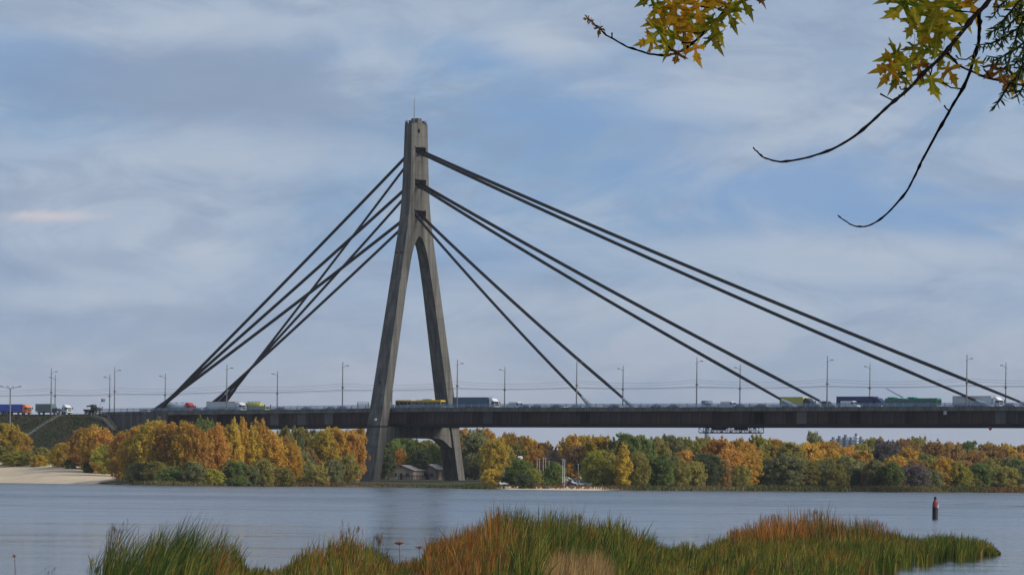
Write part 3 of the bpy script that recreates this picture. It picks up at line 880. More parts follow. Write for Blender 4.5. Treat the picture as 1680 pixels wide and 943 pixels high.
def cab(root, x0, x1, h, w, m, high=True, roof=True):
    """tractor cab, front at x1"""
    L = x1 - x0
    prof = [(x0, 0.7), (x1 - 0.05, 0.55), (x1, 0.75), (x1, 1.75), (x1 - 0.30, h - 0.55), (x1 - 0.55, h - 0.3)]
    if roof: prof += [(x1 - L * 0.55, h + 0.30), (x0 + 0.05, h + 0.5)]
    else: prof += [(x1 - L * 0.5, h - 0.2), (x0, h - 0.2)]
    c = MB().prism(prof, -w, w, 0.09).build('cab', m, root)
    s1 = (x1 - 0.02, 1.78); s2 = (x1 - 0.30, h - 0.55)
    MB().add([(s1[0] + 0.03, -w + 0.2, s1[1]), (s1[0] + 0.03, w - 0.2, s1[1]), (s2[0] + 0.04, w - 0.25, s2[1]), (s2[0] + 0.04, -w + 0.25, s2[1]),
              (s1[0] - 0.05, -w + 0.2, s1[1]), (s1[0] - 0.05, w - 0.2, s1[1]), (s2[0] - 0.05, w - 0.25, s2[1]), (s2[0] - 0.05, -w + 0.25, s2[1])],
             [(0, 1, 2, 3), (7, 6, 5, 4), (0, 4, 5, 1), (1, 5, 6, 2), (2, 6, 7, 3), (3, 7, 4, 0)]).build('windshield', M_GLASS, c)
    for s in (-1, 1):
        y = s * (w - 0.02)
        MB().prism([(x1 - 1.35, 1.75), (x1 - 0.38, 1.7), (x1 - 0.55, h - 0.62), (x1 - 1.3, h - 0.62)], min(y, y + s * 0.0) - 0.02, y + 0.03).build('side_window', M_GLASS, c)
        MB().box(x1 - 0.15, x1 + 0.1, *sorted((s * (w + 0.05), s * (w + 0.28))), 1.7, 2.5).build('mirror', M_UND, c)
        MB().box(x1 - 0.02, x1 + 0.06, *sorted((s * (w - 0.65), s * (w - 0.2))), 0.75, 1.0).build('headlamp', M_LAMPW, c)
    MB().box(x1 - 0.01, x1 + 0.05, -w + 0.3, w - 0.3, 1.1, 1.6).build('grille', M_UND, c)
    MB().box(x1 - 0.15, x1 + 0.1, -w + 0.02, w - 0.02, 0.4, 0.72).build('bumper', M_UND, c)
    return c
def semi(name, label, L, cabm, trm, Htr=3.75, ztr=1.05, tank=False, frame=None, cabh=2.9, group=None, short=False, roof=True):
    r = thing(name, label, 'truck', (0, 0, 0), RZ, group)
    w = 1.25
    cab(r, L / 2 - 2.3, L / 2, cabh, w, cabm, roof=roof)
    x0, x1 = -L / 2, L / 2 - 2.75
    MB().box(x0 + 0.1, L / 2 - 0.6, -0.5, 0.5, 0.6, 1.0).build('chassis', M_UND, r)
    if tank:
        n = 20; m = MB()
        pts = [(x0, 0, 2.15), (x0 + 0.25, 0, 2.15), (x1 - 0.25, 0, 2.15), (x1, 0, 2.15)]
        m.tube(pts, [0.75, 1.12, 1.12, 0.75], 16)
        t = m.build('tank', trm, r, True)
        for k in range(4):
            x = x0 + (x1 - x0) * (0.15 + 0.23 * k)
            MB().cyl((x, 0, 3.3), 0.3, 'z', 0.3, 10).build('manhole', M_STEEL, t)
        MB().box(x0 + 0.3, x1 - 0.3, -0.25, -0.15, 3.45, 3.52).build('catwalk_rail', M_STEEL, t)
    else:
        t = MB().cbox(x0, x1, -w, w, ztr, Htr, 0.05).build('trailer_box' if not short else 'cargo_box', trm, r)
        if frame:
            MB().box(x0 - 0.02, x1 + 0.02, -w - 0.02, w + 0.02, Htr - 0.01, Htr + 0.12).build('roof_rail', frame, t)
            MB().box(x0 - 0.02, x0 + 0.14, -w - 0.02, w + 0.02, ztr, Htr - 0.02).build('rear_frame', frame, t)
            MB().box(x0 - 0.02, x1 + 0.02, -w - 0.015, -w + 0.1, ztr - 0.02, ztr + 0.2).build('side_rail', frame, t)
        for s in (-1, 1): MB().box(x0 - 0.06, x0 + 0.02, *sorted((s * 0.8, s * 1.15)), 0.8, 1.0).build('tail_lamp', M_LAMPR, t)
    if L > 12: wheels(r, (x0 + 1.6, x0 + 2.9, x0 + 4.2, x1 - 1.6, L / 2 - 1.4), w, 0.5)
    else: wheels(r, (x0 + 1.8, L / 2 - 1.3), w, 0.48)
    return r
def car(name, label, m, L=4.4, van=False, group=None, cat='car'):
    r = thing(name, label, cat, (0, 0, 0), RZ, group)
    h = L / 2
    w = 0.87 if not van else 0.98
    if van:
        H = 2.35
        prof = [(-h, 0.35), (h - 0.1, 0.35), (h, 0.6), (h - 0.05, 1.0), (h - 0.75, 1.25), (h - 1.55, H - 0.2), (h - 1.9, H), (-h + 0.15, H), (-h, H - 0.2)]
        b = MB().prism(prof, -w, w, 0.08).build('body', m, r)
        MB().prism([(h - 2.3, 1.3), (h - 1.0, 1.28), (h - 1.55, 2.05), (h - 2.3, 2.05)], -w + 0.04, w - 0.04 + 0.02).build('side_window', M_GLASS, b)
        MB().add([(h - 0.72, -w + 0.15, 1.28), (h - 0.72, w - 0.15, 1.28), (h - 1.5, w - 0.2, H - 0.22), (h - 1.5, -w + 0.2, H - 0.22),
                  (h - 0.82, -w + 0.15, 1.2), (h - 0.82, w - 0.15, 1.2), (h - 1.62, w - 0.2, H - 0.25), (h - 1.62, -w + 0.2, H - 0.25)],
                 [(0, 1, 2, 3), (7, 6, 5, 4), (0, 4, 5, 1), (1, 5, 6, 2), (2, 6, 7, 3), (3, 7, 4, 0)]).build('windshield', M_GLASS, b)
        wheels(r, (-h + 1.1, h - 0.95), w, 0.35, 0.22)
    else:
        prof = [(-h, 0.35), (h - 0.05, 0.3), (h, 0.55), (h - 0.12, 0.78), (h - 1.1, 0.93), (-h + 0.55, 0.96), (-h + 0.05, 0.92)]
        b = MB().prism(prof, -w, w, 0.05).build('body', m, r)
        cabp = [(h - 1.15, 0.92), (h - 1.95, 1.42), (-h + 1.35, 1.47), (-h + 0.35, 0.95)]
        g = MB().prism(cabp, -w + 0.06, w - 0.06, 0.16).build('window_band', M_GLASS, b)
        MB().prism([(h - 1.85, 1.395), (h - 2.0, 1.46), (-h + 1.45, 1.50), (-h + 1.1, 1.40)], -w + 0.19, w - 0.19, 0.04).build('roof', m, b)
        for x in (h - 2.45, -h + 1.2):
            MB().prism([(x - 0.05, 0.93), (x + 0.05, 0.93), (x + 0.05, 1.42), (x - 0.05, 1.42)], -w + 0.03, w - 0.03, 0.14).build('pillar', m, b)
        wheels(r, (-h + 0.8, h - 0.85), w, 0.31, 0.2)
    for s in (-1, 1):
        MB().box(h - 0.12, h + 0.02, *sorted((s * (w - 0.45), s * (w - 0.12))), 0.58, 0.75).build('headlamp', M_LAMPW, b)
        MB().box(-h - 0.02, -h + 0.1, *sorted((s * (w - 0.35), s * (w - 0.1))), 0.65, 0.85).build('tail_lamp', M_LAMPR, b)
    return r
def bus(name, label, L, low, high, roofm, poles=False, cat='bus', trim=None, glass=None):
    r = thing(name, label, cat, (0, 0, 0), RZ)
    w = 1.25; x0, x1 = -L / 2, L / 2; j0, j1 = x0 + L * 0.36, x0 + L * 0.43
    for k, (a, b) in enumerate(((x0, j0), (j1, x1))):
        sec = MB().cbox(a, b, -w, w, 0.35, 1.35, 0.06).build('lower_body', low, r)
        up = MB().cbox(a + 0.01, b - 0.01, -w + 0.02, w - 0.02, 1.352, 2.95, 0.1).build('upper_body', high, r)
        MB().cbox(a + 0.2, b - 0.2, -w + 0.15, w - 0.15, 2.952, 3.12, 0.06).build('roof_fairing', roofm, up)
        n = max(2, int((b - a) / 1.7)); ww = (b - a - 0.3) / n
        for i in range(n):
            xa = a + 0.15 + i * ww + 0.09; xb = a + 0.15 + (i + 1) * ww - 0.09
            for s in (-1, 1):
                door = (i % 3 == 1)
                MB().box(xa, xb, *sorted((s * (w - 0.06), s * (w + 0.012))), 0.7 if door else 1.42, 2.5).build('door_glass' if door else 'window', glass or M_GLASS, up)
        if trim: MB().box(a + 0.02, b - 0.02, -w - 0.02, -w + 0.01, 2.55, 2.9).build('trim_band', trim, up)
    be = MB()
    nb_ = 7
    for i in range(nb_):
        xa = j0 + (j1 - j0) * i / nb_; xb = j0 + (j1 - j0) * (i + 1) / nb_
        be.box(xa + 0.01, xb - 0.01, -w + 0.06 + 0.05 * (i % 2), w - 0.06 - 0.05 * (i % 2), 0.5, 2.85)
    be.build('bellows', mat('bellows_grey', (0.13, 0.15, 0.17), 0.8), r)
    MB().add([(x1 + 0.015, -w + 0.12, 1.2), (x1 + 0.015, w - 0.12, 1.2), (x1 + 0.0, w - 0.16, 2.6), (x1 + 0.0, -w + 0.16, 2.6),
              (x1 - 0.06, -w + 0.12, 1.2), (x1 - 0.06, w - 0.12, 1.2), (x1 - 0.06, w - 0.16, 2.6), (x1 - 0.06, -w + 0.16, 2.6)],
             [(0, 1, 2, 3), (7, 6, 5, 4), (0, 4, 5, 1), (1, 5, 6, 2), (2, 6, 7, 3), (3, 7, 4, 0)]).build('windshield', M_GLASS, r)
    for s in (-1, 1): MB().box(x1 - 0.02, x1 + 0.05, *sorted((s * 0.7, s * 1.1)), 0.6, 0.8).build('headlamp', M_LAMPW, r)
    for x in ((x1 - L * 0.28, 2.8) if not poles else (j1 + 1.0, x0 + 2.0)):
        MB().cbox(x - 1.3, x + 1.3, -0.9, 0.9, 3.10, 3.45, 0.1).build('roof_unit', roofm, r)
    if poles:
        for s in (-1, 1):
            MB().tube([(j0 - 1.0, s * 0.35, 3.3), (j0 - 4.0, s * 0.35, 4.6), (j0 - 7.2, s * 0.4, 6.05)], [0.09, 0.07, 0.06], 5).build('trolley_pole', M_STEEL, r)
    wheels(r, (x0 + 2.6, j1 + 2.2, x1 - 2.7), w, 0.48)
    return r
def put(o, px_front, L, t, dz=-0.56, face=1):
    """set the vehicle so that its front bumper shows at px_front"""
    a = a_of(px_front, t - 1.0, 27) - L / 2 * face
    o.location = bp(a, t, zc(a) + dz); o.rotation_euler = (0, 0, RZ if face > 0 else RZ + PI)
    return o
G_T = 'trucks queuing across the bridge'; G_C = 'cars on the bridge deck'
white = paint('white', (0.72, 0.73, 0.74)); navy = paint('navy', (0.018, 0.028, 0.10)); blue = paint('blue', (0.03, 0.07, 0.42))
steelb = paint('steel_blue', (0.075, 0.115, 0.175), 0.6); orange = paint('orange', (0.75, 0.20, 0.04)); red = paint('red', (0.50, 0.02, 0.035))
tealg = paint('grey_green', (0.10, 0.15, 0.155), 0.6); yelg = paint('yellow_green', (0.42, 0.40, 0.07), 0.6); yel = paint('bus_yellow', (0.62, 0.40, 0.02))
green = paint('trolley_green', (0.012, 0.20, 0.11)); army = paint('army_green', (0.03, 0.04, 0.033), 0.8); silver = paint('silver', (0.50, 0.55, 0.60), 0.35)
dblue = paint('dark_blue', (0.02, 0.035, 0.085)); black = paint('black', (0.02, 0.02, 0.024)); curtain = mat('white_tarpaulin', (0.58, 0.58, 0.58), 0.7, var=0.06, scale=0.6)
lblue = paint('pale_blue', (0.30, 0.42, 0.55)); cream = paint('cream', (0.6, 0.55, 0.45)); grey_f = paint('grey_frame', (0.22, 0.22, 0.24), 0.6); mirrorb = paint('glass_blue', (0.12, 0.22, 0.32), 0.3)
put(semi('semi_truck', 'blue box truck with orange cab at the left end of the embankment', 14, orange, blue, 3.5, group=G_T), 45, 14, -8.5)
put(car('van', 'pale blue van cut off by the left edge of the photo', lblue, 6.0, True, 'vehicles on the embankment', 'van'), 2.5, 6, -8.5)
put(semi('box_truck', 'truck with grey-green corrugated box and low blue cab on the embankment', 10.5, dblue, tealg, 3.6, group=G_T, cabh=2.3, short=True, roof=False), 94, 10.5, -8.5)
put(semi('tractor_truck', 'tall white truck cab standing alone on the embankment', 6.5, white, curtain, 1.6, 1.05, group=G_T, short=True), 111, 6.5, -5.0)
# dark crane truck with a flag
r = thing('crane_truck', 'dark green utility truck with crane and small blue and white flag by the abutment', 'truck', (0, 0, 0), RZ, G_T)
cab(r, 1.2, 3.0, 2.5, 1.2, army, roof=False)
MB().box(-3.6, 2.6, -0.5, 0.5, 0.6, 1.0).build('chassis', M_UND, r)
MB().cbox(-3.7, 0.9, -1.2, 1.2, 1.0, 1.6, 0.05).build('flat_bed', army, r)
c_ = MB().cbox(-0.6, 0.8, -0.9, 0.9, 1.6, 3.2, 0.12).build('crane_housing', army, r)
MB().tube([(0.2, 0, 3.0), (-3.2, 0, 2.6)], [0.32, 0.22], 6).build('crane_boom', army, c_)
MB().tube([(2.4, 0.6, 2.4), (3.8, 0.6, 5.3)], 0.05, 5).build('flag_pole', M_STEEL, r)
fl = MB(); n = 8
V = [(3.1 + 1.9 * i / n, 0.6 + 0.12 * math.sin(i * 1.1), 4.9 + dz + 0.06 * math.sin(i * 0.9) - 0.05 * i / n) for dz in (-0.7, 0.35) for i in range(n + 1)]
V2 = [(x, y + 0.02, z) for x, y, z in V]
Ff = [(i, i + 1, n + 2 + i, n + 1 + i) for i in range(n)]
fl.add(V + V2, Ff + [tuple(k + 2 * (n + 1) for k in reversed(f)) for f in Ff]).build('flag', mat('flag_pale_blue', (0.55, 0.62, 0.75), 0.8, col2=(0.03, 0.07, 0.2), scale=1.3, thr=(0.48, 0.52)), r)
wheels(r, (-2.6, -1.2, 2.1), 1.2, 0.55)
put(r, 160, 6, -8.5)
put(semi('tank_truck', 'silver tank truck with red cab beside the near left stay cables', 15, red, silver, tank=True, group=G_T, cabh=3.0), 313, 15, -8.6)
put(car('car', 'white car on the abutment just left of the near stay anchor', white, 4.3, group=G_C), 243, 4.3, -9.0)
put(car('car', 'second white car bumper to bumper left of the near stay anchor', silver, 4.4, group=G_C), 256, 4.4, -5.6)
put(semi('semi_truck', 'white curtain-sided semi truck under the far left stay cables', 16, white, curtain, 3.45, frame=grey_f, group=G_T), 397, 16, -8.6)
put(semi('tank_truck', 'low yellow-green tank truck following right of the white semi truck', 9.5, yelg, yelg, tank=True, group=G_T, cabh=2.3, roof=False, short=True), 436, 9.5, -5.5)
put(bus('articulated_bus', 'yellow and dark articulated bus between the two pylon legs', 19.5, steelb, yel, yel, trim=yel), 724, 19.5, -8.6)
put(semi('semi_truck', 'semi truck with steel-blue box trailer and white cab right of the far pylon leg', 17.5, white, steelb, 3.75, group=G_T, frame=steelb, cabh=3.1), 812, 17.5, -8.6)
put(car('van', 'low white van right of the steel-blue semi truck', white, 5.6, True, G_C, 'van'), 856, 5.6, -5.6)
put(semi('box_truck', 'truck with yellow-green tarpaulin box behind a near stay anchor', 11.5, black, yelg, 3.5, group=G_T, short=True, cabh=2.8, frame=curtain), 1330, 11.5, -8.6)
put(car('small_utility_vehicle', 'small dark vehicle right of the far middle stay anchor', black, 3.6, True, G_C), 1364, 3.6, -5.6)
put(car('van', 'white van in front of the navy trailer', white, 6.2, True, G_C, 'van'), 1406, 6.2, -9.2)
put(semi('semi_truck', 'navy box trailer truck mostly hidden behind the white van and green trolleybus', 16.5, navy, navy, 3.75, group=G_T), 1446, 16.5, -5.2)
put(bus('trolleybus', 'green articulated trolleybus with raised trolley poles near the right end', 19, green, green, green, True, 'trolleybus', trim=green, glass=mat('bright_window', (0.055, 0.075, 0.08), 0.15, spec=0.6)), 1538, 19, -8.6)
put(semi('semi_truck', 'white curtain-sided semi truck with tall white cab at the right end', 16.5, white, curtain, 3.55, frame=grey_f, group=G_T, cabh=3.0), 1640, 16.5, -8.6)
for px, m, lab, L, t in ((330, dblue, 'dark blue car right of the red truck cab', 4.3, -8), (466, dblue, 'dark blue car at the foot of the far lamp pole left of centre', 4.4, -8.5),
                         (509, dblue, 'small dark car midway between two lamp poles left of near leg', 4.2, -8.5), (569, blue, 'blue car at the foot of the lamp pole left of near pylon leg', 4.6, -8.5),
                         (549, dblue, 'dark car just left of the blue car', 4.3, -5.4), (868, dblue, 'dark blue car just right of the low white van', 4.3, -8.6),
                         (888, dblue, 'second dark car right of the low white van', 4.4, -8.6), (920, black, 'black car halfway to the lowest near stay anchor', 4.5, -8.6),
                         (926, white, 'white car close in front of the black car', 4.3, -5.4), (953, lblue, 'pale blue car behind the lowest near stay anchor', 4.3, -8.6),
                         (1016, dblue, 'dark car between the two lowest right stay anchors', 4.4, -8.6), (1085, dblue, 'dark blue car right of the far lowest stay anchor', 4.5, -8.6),
                         (1112, dblue, 'smaller dark car two lengths right of the far lowest stay anchor', 4.2, -8.6), (1222, dblue, 'dark car at the foot of the lamp pole right of the gantry', 4.4, -8.6),
                         (1258, black, 'black car left of the yellow-green truck', 4.8, -8.6), (1345, dblue, 'dark car just right of the yellow-green truck', 4.4, -8.6),
                         (1665, dblue, 'dark car at the far right end of the deck', 4.6, -8.6)):
    put(car('car', lab, m, L, group=G_C), px, L, t)
put(car('van', 'white box van right of the inspection gantry post', white, 6.0, True, G_C, 'van'), 1207, 6.0, -5.4)

# ------------------------------------------------------------------ trees
M_BARK = mat('bark', (0.075, 0.062, 0.05), 0.9, 0, 0.35, 2.0, (1, 1, 0.3))
def crown_profile(form, u):
    """relative radius at crown height u in 0..1"""
    if form == 'round': return max(0.0, 1 - abs((u - 0.45) / 0.56) ** 2.3) ** 0.5
    if form == 'oval': return max(0.0, 1 - abs((u - 0.38) / 0.63) ** 1.9) ** 0.62
    if form == 'poplar': return max(0.0, 1 - abs((u - 0.33) / 0.68) ** 1.7) ** 0.75
    if form == 'bush': return max(0.0, 1 - abs((u - 0.30) / 0.71) ** 2.2) ** 0.5
    return max(0.0, 1 - abs((u - 0.5) / 0.51) ** 2.0) ** 0.5
FORM = {'round': (16.0, 6.6, 0.10, 185, 105), 'oval': (16.0, 4.4, 0.05, 190, 92), 'poplar': (16.0, 2.6, 0.05, 120, 80),
        'bush': (7.0, 4.4, 0.02, 110, 84), 'sparse': (16.0, 5.6, 0.18, 64, 46)}
def make_tree_meshes(form, seed):
    r = np.random.default_rng(seed); pr = random.Random(seed)
    H, R, cb, ncl, nl = FORM[form]
    z0 = H * cb; zh = H - z0
    cl = []
    # main lobes give the crown an uneven outline, leaf clumps sit on them
    lean = (pr.uniform(-0.05, 0.05), pr.uniform(-0.05, 0.05))
    lob = [(pr.uniform(0, 2 * PI), pr.uniform(0.6, 1.35)) for _ in range(6)]
    for _ in range(ncl):
        u = pr.random() ** 0.85
        ang = pr.uniform(0, 2 * PI)
        rad = R * crown_profile(form, u)
        k = 1.0
        for la, ls in lob: k += 0.16 * (ls - 1) * max(0, math.cos(ang - la)) * 2
        q = rad * k * (pr.random() ** 0.45) * pr.uniform(0.78, 1.10)
        z = z0 + zh * (0.03 + 0.93 * u)
        cl.append((math.cos(ang) * q + lean[0] * z, math.sin(ang) * q + lean[1] * z, z, pr.uniform(0.7, 1.25)))
    ns = {'round': 34, 'oval': 40, 'poplar': 26, 'bush': 22, 'sparse': 20}[form]
    for _ in range(ns):
        u = 0.25 + 0.75 * pr.random() ** 0.7; ang = pr.uniform(0, 2 * PI)
        q = R * crown_profile(form, min(u, 0.97)) * pr.uniform(0.98, 1.22); z = z0 + zh * (0.05 + 0.97 * u) * pr.uniform(0.97, 1.05)
        cl.append((math.cos(ang) * q + lean[0] * z, math.sin(ang) * q + lean[1] * z, z, pr.uniform(0.30, 0.55)))
    V = []; T = []
    base = {'round': 1.2, 'oval': 1.05, 'poplar': 0.75, 'bush': 0.8, 'sparse': 1.2}[form]
    ls0 = {'round': 0.25, 'oval': 0.22, 'poplar': 0.21, 'bush': 0.17, 'sparse': 0.20}[form]
    for x, y, z, s in cl:
        n = int(nl * s)
        d = r.normal(size=(n, 3)); d /= np.linalg.norm(d, axis=1)[:, None]
        rr_ = base * s * (0.2 + 1.1 * r.random(n) ** 0.9)
        sq = np.array([1.0, 1.0, (0.80 if form in ('round', 'bush') else 1.25) * (1.7 if s < 0.6 else 1.0)])
        c = np.array([x, y, z]) + d * rr_[:, None] * sq
        nrm = d * 0.75 + r.normal(size=(n, 3)) * 0.55 + np.array([0, 0, 0.35]); nrm /= np.linalg.norm(nrm, axis=1)[:, None]
        tv = np.cross(nrm, r.normal(size=(n, 3))); tv /= np.linalg.norm(tv, axis=1)[:, None]
        bv = np.cross(nrm, tv)
        sz = (ls0 * (0.6 + 0.9 * r.random(n)))[:, None]
        fold = nrm * sz * 0.25
        q = np.stack([c + tv * sz * 1.25, c + bv * sz * 0.72 + fold, c - tv * sz * 1.25, c - bv * sz * 0.72 + fold], 1)
        V.append(q.reshape(-1, 3))
        tint = np.clip(r.normal(0.5 + 0.28 * (pr.random() - 0.5), 0.2, n), 0, 1)
        T.append(np.repeat(tint, 4))
    V = np.concatenate(V); T = np.concatenate(T)
    V[:, 2] = np.maximum(V[:, 2], 0.05)
    me = np_mesh('crown', V, np.arange(len(V)).reshape(-1, 4), 4)
    at = me.attributes.new('tint', 'FLOAT', 'POINT'); at.data.foreach_set('value', T.astype(np.float32))
    m = MB()
    r0 = {'round': 0.36, 'oval': 0.27, 'poplar': 0.2, 'bush': 0.12, 'sparse': 0.3}[form]
    trunk = [(0, 0, -0.6)] + [(lean[0] * z + 0.12 * math.sin(z * 0.5 + seed), lean[1] * z + 0.1 * math.cos(z * 0.6 + seed), z) for z in np.linspace(0.4, H * 0.9, 7)]
    m.tube(trunk, [r0 * 1.25, r0, r0 * 0.85, r0 * 0.7, r0 * 0.55, r0 * 0.4, r0 * 0.25, r0 * 0.08], 7)
    for x, y, z, s in cl[:22 if form != 'sparse' else 46]:
        zb = max(0.15 * H if form != 'bush' else 0.2, z - math.hypot(x, y) * 0.85 - 0.6)
        p0 = Vector((lean[0] * zb, lean[1] * zb, zb)); p1 = Vector((x, y, z)); mid = p0.lerp(p1, 0.5) + Vector((0, 0, 0.12 * (p1 - p0).length))
        m.tube([p0, mid, p1], [r0 * 0.36, r0 * 0.22, r0 * 0.06], 4, False)
        if form == 'sparse':
            for _ in range(3):
                q = p1 + Vector((pr.uniform(-1, 1), pr.uniform(-1, 1), pr.uniform(0.3, 1.6)))
                m.tube([mid, q], [r0 * 0.14, r0 * 0.04], 3, False)
    return me, m.mesh('trunk', True)
TREES = {}
for form, k in (('round', 7), ('oval', 8), ('poplar', 3), ('bush', 5), ('sparse', 2)):
    TREES[form] = [make_tree_meshes(form, 100 * i + 17 + len(form)) for i in range(k)]
LEAF = {'gold': leaf_mat('leaf_gold', (0.60, 0.435, 0.070), 0.03), 'amber': leaf_mat('leaf_amber', (0.60, 0.380, 0.066), 0.03),
        'orange': leaf_mat('leaf_orange', (0.58, 0.325, 0.076), 0.03), 'rust': leaf_mat('leaf_rust', (0.42, 0.250, 0.092), 0.035),
        'olive': leaf_mat('leaf_olive', (0.36, 0.310, 0.085), 0.035), 'yg': leaf_mat('leaf_yellow_green', (0.43, 0.400, 0.075), 0.03),
        'green': leaf_mat('leaf_green', (0.215, 0.265, 0.075), 0.035), 'dark': leaf_mat('leaf_dark_green', (0.150, 0.175, 0.080), 0.035),
        'grey': leaf_mat('leaf_grey_green', (0.28, 0.28, 0.120), 0.03), 'purple': leaf_mat('leaf_purplish', (0.175, 0.148, 0.135), 0.02)}
CW = {'gold': 'golden', 'amber': 'amber', 'orange': 'orange', 'rust': 'rust-brown', 'olive': 'olive', 'yg': 'yellow-green', 'green': 'mid-green', 'dark': 'dark green',
      'grey': 'grey-green', 'purple': 'purplish half-bare'}
FW = {'round': ('broad_tree', 'broad tree'), 'oval': ('feathery_tree', 'feathery upright tree'), 'poplar': ('poplar_tree', 'narrow poplar'), 'bush': ('shrub', 'shrub'), 'sparse': ('thin_tree', 'thin-crowned tree')}
ROWD = {0: 14, 1: 42, 2: 85, 3: 150, 4: 235, 5: 330}
ROWP = {0: 'at the waterline', 1: 'in front row', 2: 'in second row', 3: 'in third row', 4: 'in back row', 5: 'farthest back'}
TL = [  # px x, px top y, px width, form, colour, row
 (8,692,58,'round','gold',1),(30,706,44,'round','amber',2),(-8,722,60,'round','olive',1),(44,738,34,'bush','olive',1),(22,742,44,'round','yg',1),
 (70,733,26,'oval','olive',1),(62,745,30,'bush','gold',1),(100,726,32,'oval','gold',1),(135,702,46,'oval','orange',1),(152,699,40,'oval','amber',1),(172,704,34,'oval','orange',1),
 (118,752,34,'bush','dark',1),(150,755,36,'bush','dark',1),(184,728,60,'round','yg',1),(202,708,40,'oval','orange',1),(222,700,44,'oval','amber',1),(246,690,50,'oval','gold',1),(262,694,40,'oval','amber',1),
 (280,695,44,'oval','orange',1),(303,691,40,'oval','amber',1),(334,684,46,'round','green',2),(326,700,38,'oval','orange',1),(350,697,40,'oval','orange',1),(373,699,40,'oval','amber',1),(388,688,24,'poplar','gold',1),
 (402,685,24,'poplar','amber',1),(414,698,34,'oval','gold',1),(428,690,36,'oval','orange',1),(447,706,40,'oval','amber',1),(466,716,32,'oval','orange',1),(478,725,28,'oval','amber',1),
 (230,758,46,'bush','grey',0),(258,756,46,'bush','olive',0),(285,764,50,'bush','green',0),(318,756,44,'bush','grey',0),(345,768,46,'bush','yg',0),(384,755,46,'bush','green',0),(412,762,40,'bush','grey',0),
 (432,752,44,'bush','olive',0),(462,766,44,'bush','olive',0),(495,738,36,'round','grey',1),(492,715,16,'poplar','dark',2),(520,762,40,'bush','olive',0),(548,752,36,'bush','grey',1),(572,745,34,'bush','olive',1),
 (468,700,44,'round','olive',3),(496,699,44,'round','olive',3),(514,703,40,'round','grey',4),(530,706,42,'oval','gold',2),(552,699,54,'round','amber',2),(578,703,46,'round','orange',2),(586,735,30,'round','dark',1),(506,735,30,'oval','rust',1),
 (470,765,40,'bush','green',1),(545,706,40,'round','gold',4),(590,700,44,'round','amber',4),
 (638,716,46,'round','green',3),(629,735,30,'oval','dark',1),(656,733,24,'round','orange',3),(674,716,50,'round','green',4),(700,720,48,'round','olive',4),(716,728,36,'round','green',4),(692,736,34,'round','dark',3),(648,712,50,'round','dark',5),(728,718,40,'round','olive',5),
 (758,702,42,'round','orange',3),(778,706,56,'round','grey',2),(760,738,38,'round','olive',2),(796,700,46,'round','orange',4),(812,716,40,'round','gold',3),(838,708,46,'round','amber',4),(824,728,38,'round','olive',3),
 (806,768,34,'bush','gold',1),(770,758,36,'bush','dark',1),(846,722,46,'round','olive',4),(868,716,44,'round','amber',5),(893,724,44,'round','rust',5),(912,738,46,'sparse','purple',4),(936,712,46,'round','amber',5),(962,712,44,'round','gold',5),(948,728,44,'sparse','purple',4),(880,735,40,'round','orange',4),
 (856,752,40,'oval','green',1),(876,768,34,'bush','yg',1),(911,758,32,'oval','green',1),(893,782,30,'bush','green',1),(840,775,30,'bush','dark',1),(864,776,36,'bush','dark',0),
 (985,714,54,'round','gold',4),(1008,722,44,'round','olive',4),(1030,709,50,'round','green',4),(1052,712,44,'round','green',4),(1076,716,46,'round','olive',4),(1104,712,46,'round','grey',4),(1130,718,44,'round','yg',4),(1156,716,48,'round','olive',4),
 (1182,717,54,'round','orange',3),(1206,720,52,'round','amber',3),(1226,722,44,'round','orange',4),(1168,728,40,'round','amber',3),
 (975,745,36,'round','olive',2),(984,738,42,'oval','yg',1),(1002,742,36,'oval','olive',1),(1022,728,28,'poplar','gold',1),(1014,750,30,'bush','yg',1),(1046,742,32,'oval','olive',1),(1066,746,32,'oval','green',1),(1088,744,40,'round','green',1),(1112,748,34,'oval','olive',1),(1128,738,38,'oval','orange',2),
 (1160,742,50,'round','dark',1),(1142,755,34,'bush','olive',1),(1198,734,50,'round','orange',1),(1226,742,44,'round','amber',1),(1186,752,36,'bush','rust',1),(1215,762,36,'bush','olive',0),(1250,748,44,'round','amber',2),
 (1246,714,46,'round','yg',4),(1274,718,46,'round','amber',4),(1296,724,50,'round','olive',3),(1336,706,30,'round','grey',5),(1322,724,56,'round','amber',3),(1356,722,64,'round','amber',3),(1390,731,54,'round','orange',3),(1414,737,44,'round','amber',3),
 (1272,752,50,'round','grey',2),(1292,745,60,'round','grey',1),(1322,752,42,'round','olive',1),(1345,758,44,'bush','grey',1),(1374,758,40,'bush','olive',1),(1405,766,38,'bush','dark',1),(1422,758,20,'poplar','orange',1),(1440,754,32,'oval','grey',1),(1462,757,34,'oval','green',1),(1385,748,40,'round','yg',2),(1360,748,40,'round','olive',2),
 (1430,716,52,'round','olive',5),(1456,720,54,'round','purple',4),(1480,718,46,'round','rust',5),(1508,716,54,'round','olive',5),(1532,722,46,'round','rust',4),(1494,736,52,'round','amber',3),(1524,744,40,'round','green',2),(1500,762,60,'bush','purple',1),(1478,750,40,'round','olive',2),
 (1556,724,54,'round','rust',4),(1546,750,38,'oval','amber',1),(1570,758,36,'oval','yg',1),(1588,722,46,'round','green',5),(1600,736,50,'round','rust',3),(1606,758,44,'round','green',1),(1630,728,52,'round','rust',3),(1655,736,52,'round','amber',3),(1682,728,54,'round','rust',4),(1648,764,56,'bush','olive',1),(1684,762,54,'bush','grey',1),(1626,750,40,'round','olive',2),(1668,744,44,'round','orange',2),
 (1530,770,40,'bush','grey',1),(1585,775,40,'bush','olive',1),(1556,772,36,'bush','green',1),
]
